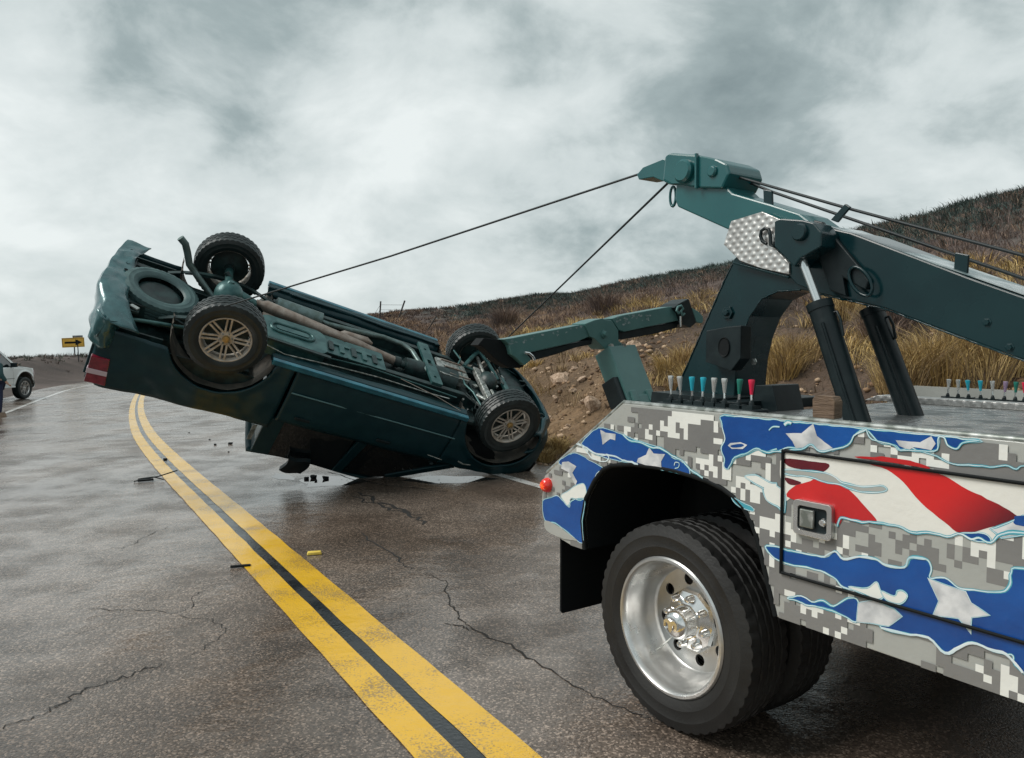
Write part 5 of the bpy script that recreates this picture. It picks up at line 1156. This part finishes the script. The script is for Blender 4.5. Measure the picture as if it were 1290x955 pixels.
# ------------------------------------------------------------------ vegetation and rocks
def arr_mesh(name, V, F, Ccol, m, label, cat='vegetation'):
    me = bpy.data.meshes.new(name); nV, nF = len(V), len(F); me.vertices.add(nV); me.vertices.foreach_set('co', V.astype(np.float32).ravel())
    me.loops.add(nF*3); me.loops.foreach_set('vertex_index', F.astype(np.int32).ravel()); me.polygons.add(nF)
    me.polygons.foreach_set('loop_start', np.arange(0, nF*3, 3, dtype=np.int32)); me.update(calc_edges=True)
    ca = me.color_attributes.new('Col', 'FLOAT_COLOR', 'POINT'); ca.data.foreach_set('color', np.concatenate([Ccol, np.ones((nV, 1))], 1).astype(np.float32).ravel())
    me.materials.append(m); o = bpy.data.objects.new(name, me); link(o)
    if label: tag(o, label, cat, kind='stuff')
    return o
M_grass = mat('dry_grass', (.3, .2, .1), .85, attr='Col', nscale=3, lo=.8, hi=1.2)
R = np.random.RandomState(5)
def blades(P, nb, h, spread, width, lean, col, cvar):
    """P (n,3) clump feet; per-clump arrays h, spread, width, col(n,3)"""
    n = len(P); idx = np.repeat(np.arange(n), nb); N_ = len(idx); a = R.rand(N_)*2*pi; rr = np.sqrt(R.rand(N_))*spread[idx]
    base = P[idx] + np.stack([rr*np.cos(a), rr*np.sin(a), -.04+0*a], 1); hh = h[idx]*(.45+.65*R.rand(N_)); ln_ = lean*hh*(.3+R.rand(N_))
    a2 = a + R.randn(N_)*.6; d = np.stack([np.cos(a2), np.sin(a2), 0*a], 1); wa = R.rand(N_)*pi; wv = np.stack([np.cos(wa), np.sin(wa), 0*a], 1)*(width[idx]*(.6+.8*R.rand(N_)))[:, None]
    mid = base + d*(ln_*.35)[:, None]; mid[:, 2] += hh*.6; tip = base + d*ln_[:, None]; tip[:, 2] += hh*(1-.25*lean*R.rand(N_))
    V = np.stack([base-wv/2, base+wv/2, mid-wv*.4, mid+wv*.4, tip], 1).reshape(-1, 3); b = np.arange(N_)*5
    F = np.stack([np.stack([b, b+1, b+3], 1), np.stack([b, b+3, b+2], 1), np.stack([b+2, b+3, b+4], 1)], 1).reshape(-1, 3)
    c = col[idx]*(1+cvar*(R.rand(N_, 1)-.5)); return V, F, np.repeat(np.clip(c, .005, 1), 5, 0)
def field(n, s0, s1, t0, t1, dens=None):
    s = s0+(s1-s0)*R.rand(n); t = t0+(t1-t0)*R.rand(n); x, y = pos(s, t); z, S, T = terrain(x, y); k = np.ones(n, bool)
    # keep what lies roughly in the field of view
    az_ = np.degrees(np.arctan2(x, y)); k &= (az_ > -42) & (az_ < 44) & (y > 1)
    if dens is not None: k &= R.rand(n) < dens(x, y, S, T)
    return np.stack([x, y, z], 1)[k], S[k], T[k]
def veg(name, label, P, nb, hr, sp, wd, lean, cols, cvar, mt=M_grass):
    n = len(P); dist = np.hypot(P[:, 0], P[:, 1]); ci = R.randint(0, len(cols), n); col = np.array(cols)[ci]*(1+.35*(R.rand(n, 1)-.5))
    h = hr[0]+(hr[1]-hr[0])*R.rand(n)**1.5; V, F, C_ = blades(P, nb, h, sp*h/hr[1], wd+dist*.00045, lean, col, cvar); return arr_mesh(name, V, F, C_, mt, label)
patch = lambda x, y, f, o: fbm(x*f+o, y*f+o, 3)
gold = [(.40, .27, .095), (.30, .20, .09), (.52, .38, .17), (.20, .14, .075)]
mauve = [(.18, .125, .10), (.13, .095, .085), (.23, .16, .115), (.095, .072, .065)]
sage = [(.046, .074, .066), (.060, .088, .076), (.036, .056, .052), (.075, .085, .070)]
P, S, T = field(3600, -4, 17, 5.4, 13, lambda x, y, S, T: np.clip(.04+1.1*sm(.02, .22, patch(x, y, .9, 3))*sm(4.8, 7.0, T), 0, 1)*(1-.8*(sm(5, 8, S)*(1-sm(13, 20, S))*(1-sm(7.0, 8.5, T)))))
veg('dry_grass', 'golden dry grass growing in clumps over the lower slope', P, 46, (.12, .40), .24, .005, .85, gold, .6)
tan = [(.27, .175, .11), (.20, .13, .09), (.34, .235, .15), (.15, .10, .08)]
P, S, T = field(5000, 16, 60, 5.4, 15, lambda x, y, S, T: np.clip(.15+1.0*sm(-.02, .22, patch(x, y, .7, 3))*sm(5, 7.5, T), 0, 1))
veg('tan_grass', 'tan and russet dry grass on the slope behind the overturned pickup', P, 30, (.12, .42), .26, .005, .8, tan, .6)
P, S, T = field(22000, 0, 95, 9.5, 25, lambda x, y, S, T: .35+.6*sm(-.12, .12, patch(x, y, .35, 9)))
veg('dry_brush', 'purplish brown dry brush covering the middle of the hillside', P, 26, (.07, .32), .30, .005, .8, mauve, .6)
P, S, T = field(20000, 4, 110, 14, 31, lambda x, y, S, T: sm(15, 19.5, T+5*patch(x, y, .3, 2)))
veg('green_brush', 'dark green brush along the ridge line of the hill', P, 26, (.08, .32), .40, .007, .9, sage, .6)
P, S, T = field(6000, 30, 100, -24, -6, lambda x, y, S, T: sm(.5, 3, -T-np.interp(S, [20, 36, 46, 60], [12.5, 10.5, 6.6, 6.0]))*.5*(.15+.85*sm(2.5, 4.5, -T-np.interp(S, [20, 36, 46, 60], [12.5, 10.5, 6.6, 6.0]))))
veg('dry_weeds', 'brown dry weeds on the low bank at the far left', P, 16, (.08, .5), .25, .008, .6, [(.13, .10, .085), (.10, .08, .07), (.09, .10, .08)], .6)
P, S, T = field(9000, -4, 26, 4.0, 9.5, lambda x, y, S, T: .55+0*x)
veg('thin_weeds', 'short dry weeds on the road bank', P, 9, (.04, .16), .12, .004, .9, [(.22, .155, .085), (.13, .09, .055), (.30, .22, .12)], .7)
# individual larger tufts
def tuft(px, py, hgt, label, cols=gold):
    d_ = ray(px, py); q = None
    for dist in np.arange(4, 60, .1):
        q = CO + d_*dist
        if q.z < terrain1(q.x, q.y): break
    k = 7; Pp = np.array([[q.x+R.randn()*hgt*.25, q.y+R.randn()*hgt*.25, 0] for _ in range(k)])
    for r_ in Pp: r_[2] = terrain1(r_[0], r_[1])
    h = np.full(k, hgt); base = Vector((q.x, q.y, terrain1(q.x, q.y)))
    V, F, C_ = blades(Pp-np.array(base), 150, h, np.full(k, hgt*.34), np.full(k, .004+dist*.0004), .75, np.array([cols[i % len(cols)] for i in range(k)]), .5)
    o = arr_mesh('grass_tuft', V, F, C_, M_grass, None); o.location = base; tag(o, label, 'grass tuft', 'large dry grass tufts on the slope')
for a in ((845,470,.42,'golden grass tuft on the slope left of the mast foot'), (868,498,.34,'low golden tuft just behind the left end of the levers'), (1000,462,.50,'tall golden tuft seen between the mast arch and the near lift cylinder'), (985,478,.42,'golden tuft low in the mast arch opening'), (1145,490,.55,'broad golden tuft right of the far lift cylinder'),
          (1175,468,.55,'dense golden tuft behind the far lever row, left part'), (1225,450,.60,'tall golden tuft below the boom near the right edge'), (1270,475,.55,'golden tuft above the right end of the far levers'), (1060,402,.55,'bushy pale tuft between the two lift cylinders'), (1110,430,.5,'brown tuft beside the far lift cylinder', mauve),
          (760,395,.75,'dark brown bush standing out above the wheel lift bar', mauve), (825,420,.45,'tan tuft above the right wheel lift arm'), (640,410,.8,'greyish brown tuft on the slope over the lifted front wheel', mauve), (700,572,.25,'yellowish tuft at the foot of the bank by the pickup nose'), (685,580,.2,'small tuft touching the road shoulder beside the pickup nose'), (950,395,.5,'golden brown tuft in the upper mast arch')): tuft(*a)
# rocks and clods on the cut bank
def rock_mesh(seed, sub=2):
    bm = bmesh.new(); bmesh.ops.create_icosphere(bm, subdivisions=sub, radius=1); r = random.Random(seed); o_ = Vector((r.random()*50, r.random()*50, r.random()*50))
    for v in bm.verts: k = 1+.55*mnoise.noise(v.co*1.1+o_)+.2*mnoise.noise(v.co*3+o_); v.co = Vector((v.co.x*k*1.25, v.co.y*k*.9, v.co.z*k*.65))
    me = bpy.data.meshes.new('rock'); bm.to_mesh(me); bm.free(); return me
M_rock = mat('pale_sandstone', (.46, .34, .25), .85, 0, (.28, .19, .125), 5, bump=.6, bscale=18)
rm = [rock_mesh(k) for k in range(6)]
for me in rm: me.materials.append(M_rock)
rocks = ((698,443,.10,'pale stone beside the front tyre top on the cut bank'),(706,484,.16,'largest pale rock on the cut bank, right of the pickup nose'),(712,478,.08,'small stone above the largest rock on the cut bank'),(748,518,.16,'pale flat rock at the foot of the bank by the truck body corner'),(733,482,.07,'small stone left of the wheel lift stem, upper'),(722,500,.06,'small stone midway down the cut bank'),(700,505,.07,'small stone below the largest rock'),
         (797,440,.15,'orange tan rock right of the wheel lift pivot'),(868,462,.08,'grey stone on the slope left of the mast'),(893,432,.10,'pale stone close to the mast edge'),(1175,378,.14,'light stone on the upper slope beneath the boom'),(724,468,.06,'pebble high on the cut bank under the lift bar'),(690,530,.06,'pebble beside the pickup bumper'),(716,540,.05,'pebble low on the cut bank'),(735,508,.06,'pebble just above the flat foot rock'))
for k, (px, py, sz, lab) in enumerate(rocks):
    d_ = ray(px, py)
    for dist in np.arange(4, 60, .1):
        q = CO + d_*dist
        if q.z < terrain1(q.x, q.y): break
    o = bpy.data.objects.new('rock', rm[k % 6]); link(o); o.location = (q.x, q.y, terrain1(q.x, q.y)+sz*.25); o.rotation_euler = (rnd.random()*.6, rnd.random()*.6, rnd.random()*6); o.scale = (sz, sz, sz); tag(o, lab, 'rock', 'stones on the cut bank')
base_ico = rock_mesh(77, 1); bv = np.array([v.co[:] for v in base_ico.vertices]); bf = np.array([p.vertices[:] for p in base_ico.polygons]); bpy.data.meshes.remove(base_ico)
P, S, T = field(15000, 0, 20, 3.9, 9, lambda x, y, S, T: (.25+.75*(1-sm(6.5, 8.5, T)))*(.25+.75*sm(-.1, .15, patch(x, y, .9, 5))))
n = len(P); sz = .008+.042*R.rand(n)**3.5; an = R.rand(n)*2*pi; ca_, sa_ = np.cos(an), np.sin(an); bb = bv[None]*sz[:, None, None]*(1+.3*R.rand(n, 1, 3))
V = np.stack([bb[..., 0]*ca_[:, None]-bb[..., 1]*sa_[:, None], bb[..., 0]*sa_[:, None]+bb[..., 1]*ca_[:, None], bb[..., 2]], -1)+P[:, None, :]+np.array([0, 0, .004])
cc = np.array([(.26, .165, .095), (.17, .10, .055), (.42, .30, .20), (.10, .06, .035)])[R.randint(0, 4, n)]
arr_mesh('gravel', V.reshape(-1, 3), (bf[None]+np.arange(n)[:, None, None]*len(bv)).reshape(-1, 3), np.repeat(cc, len(bv), 0), mat('gravel_clods', (.2, .13, .08), .9, attr='Col', nscale=20, lo=.7, hi=1.3), 'loose clods and gravel on the cut bank', 'gravel')
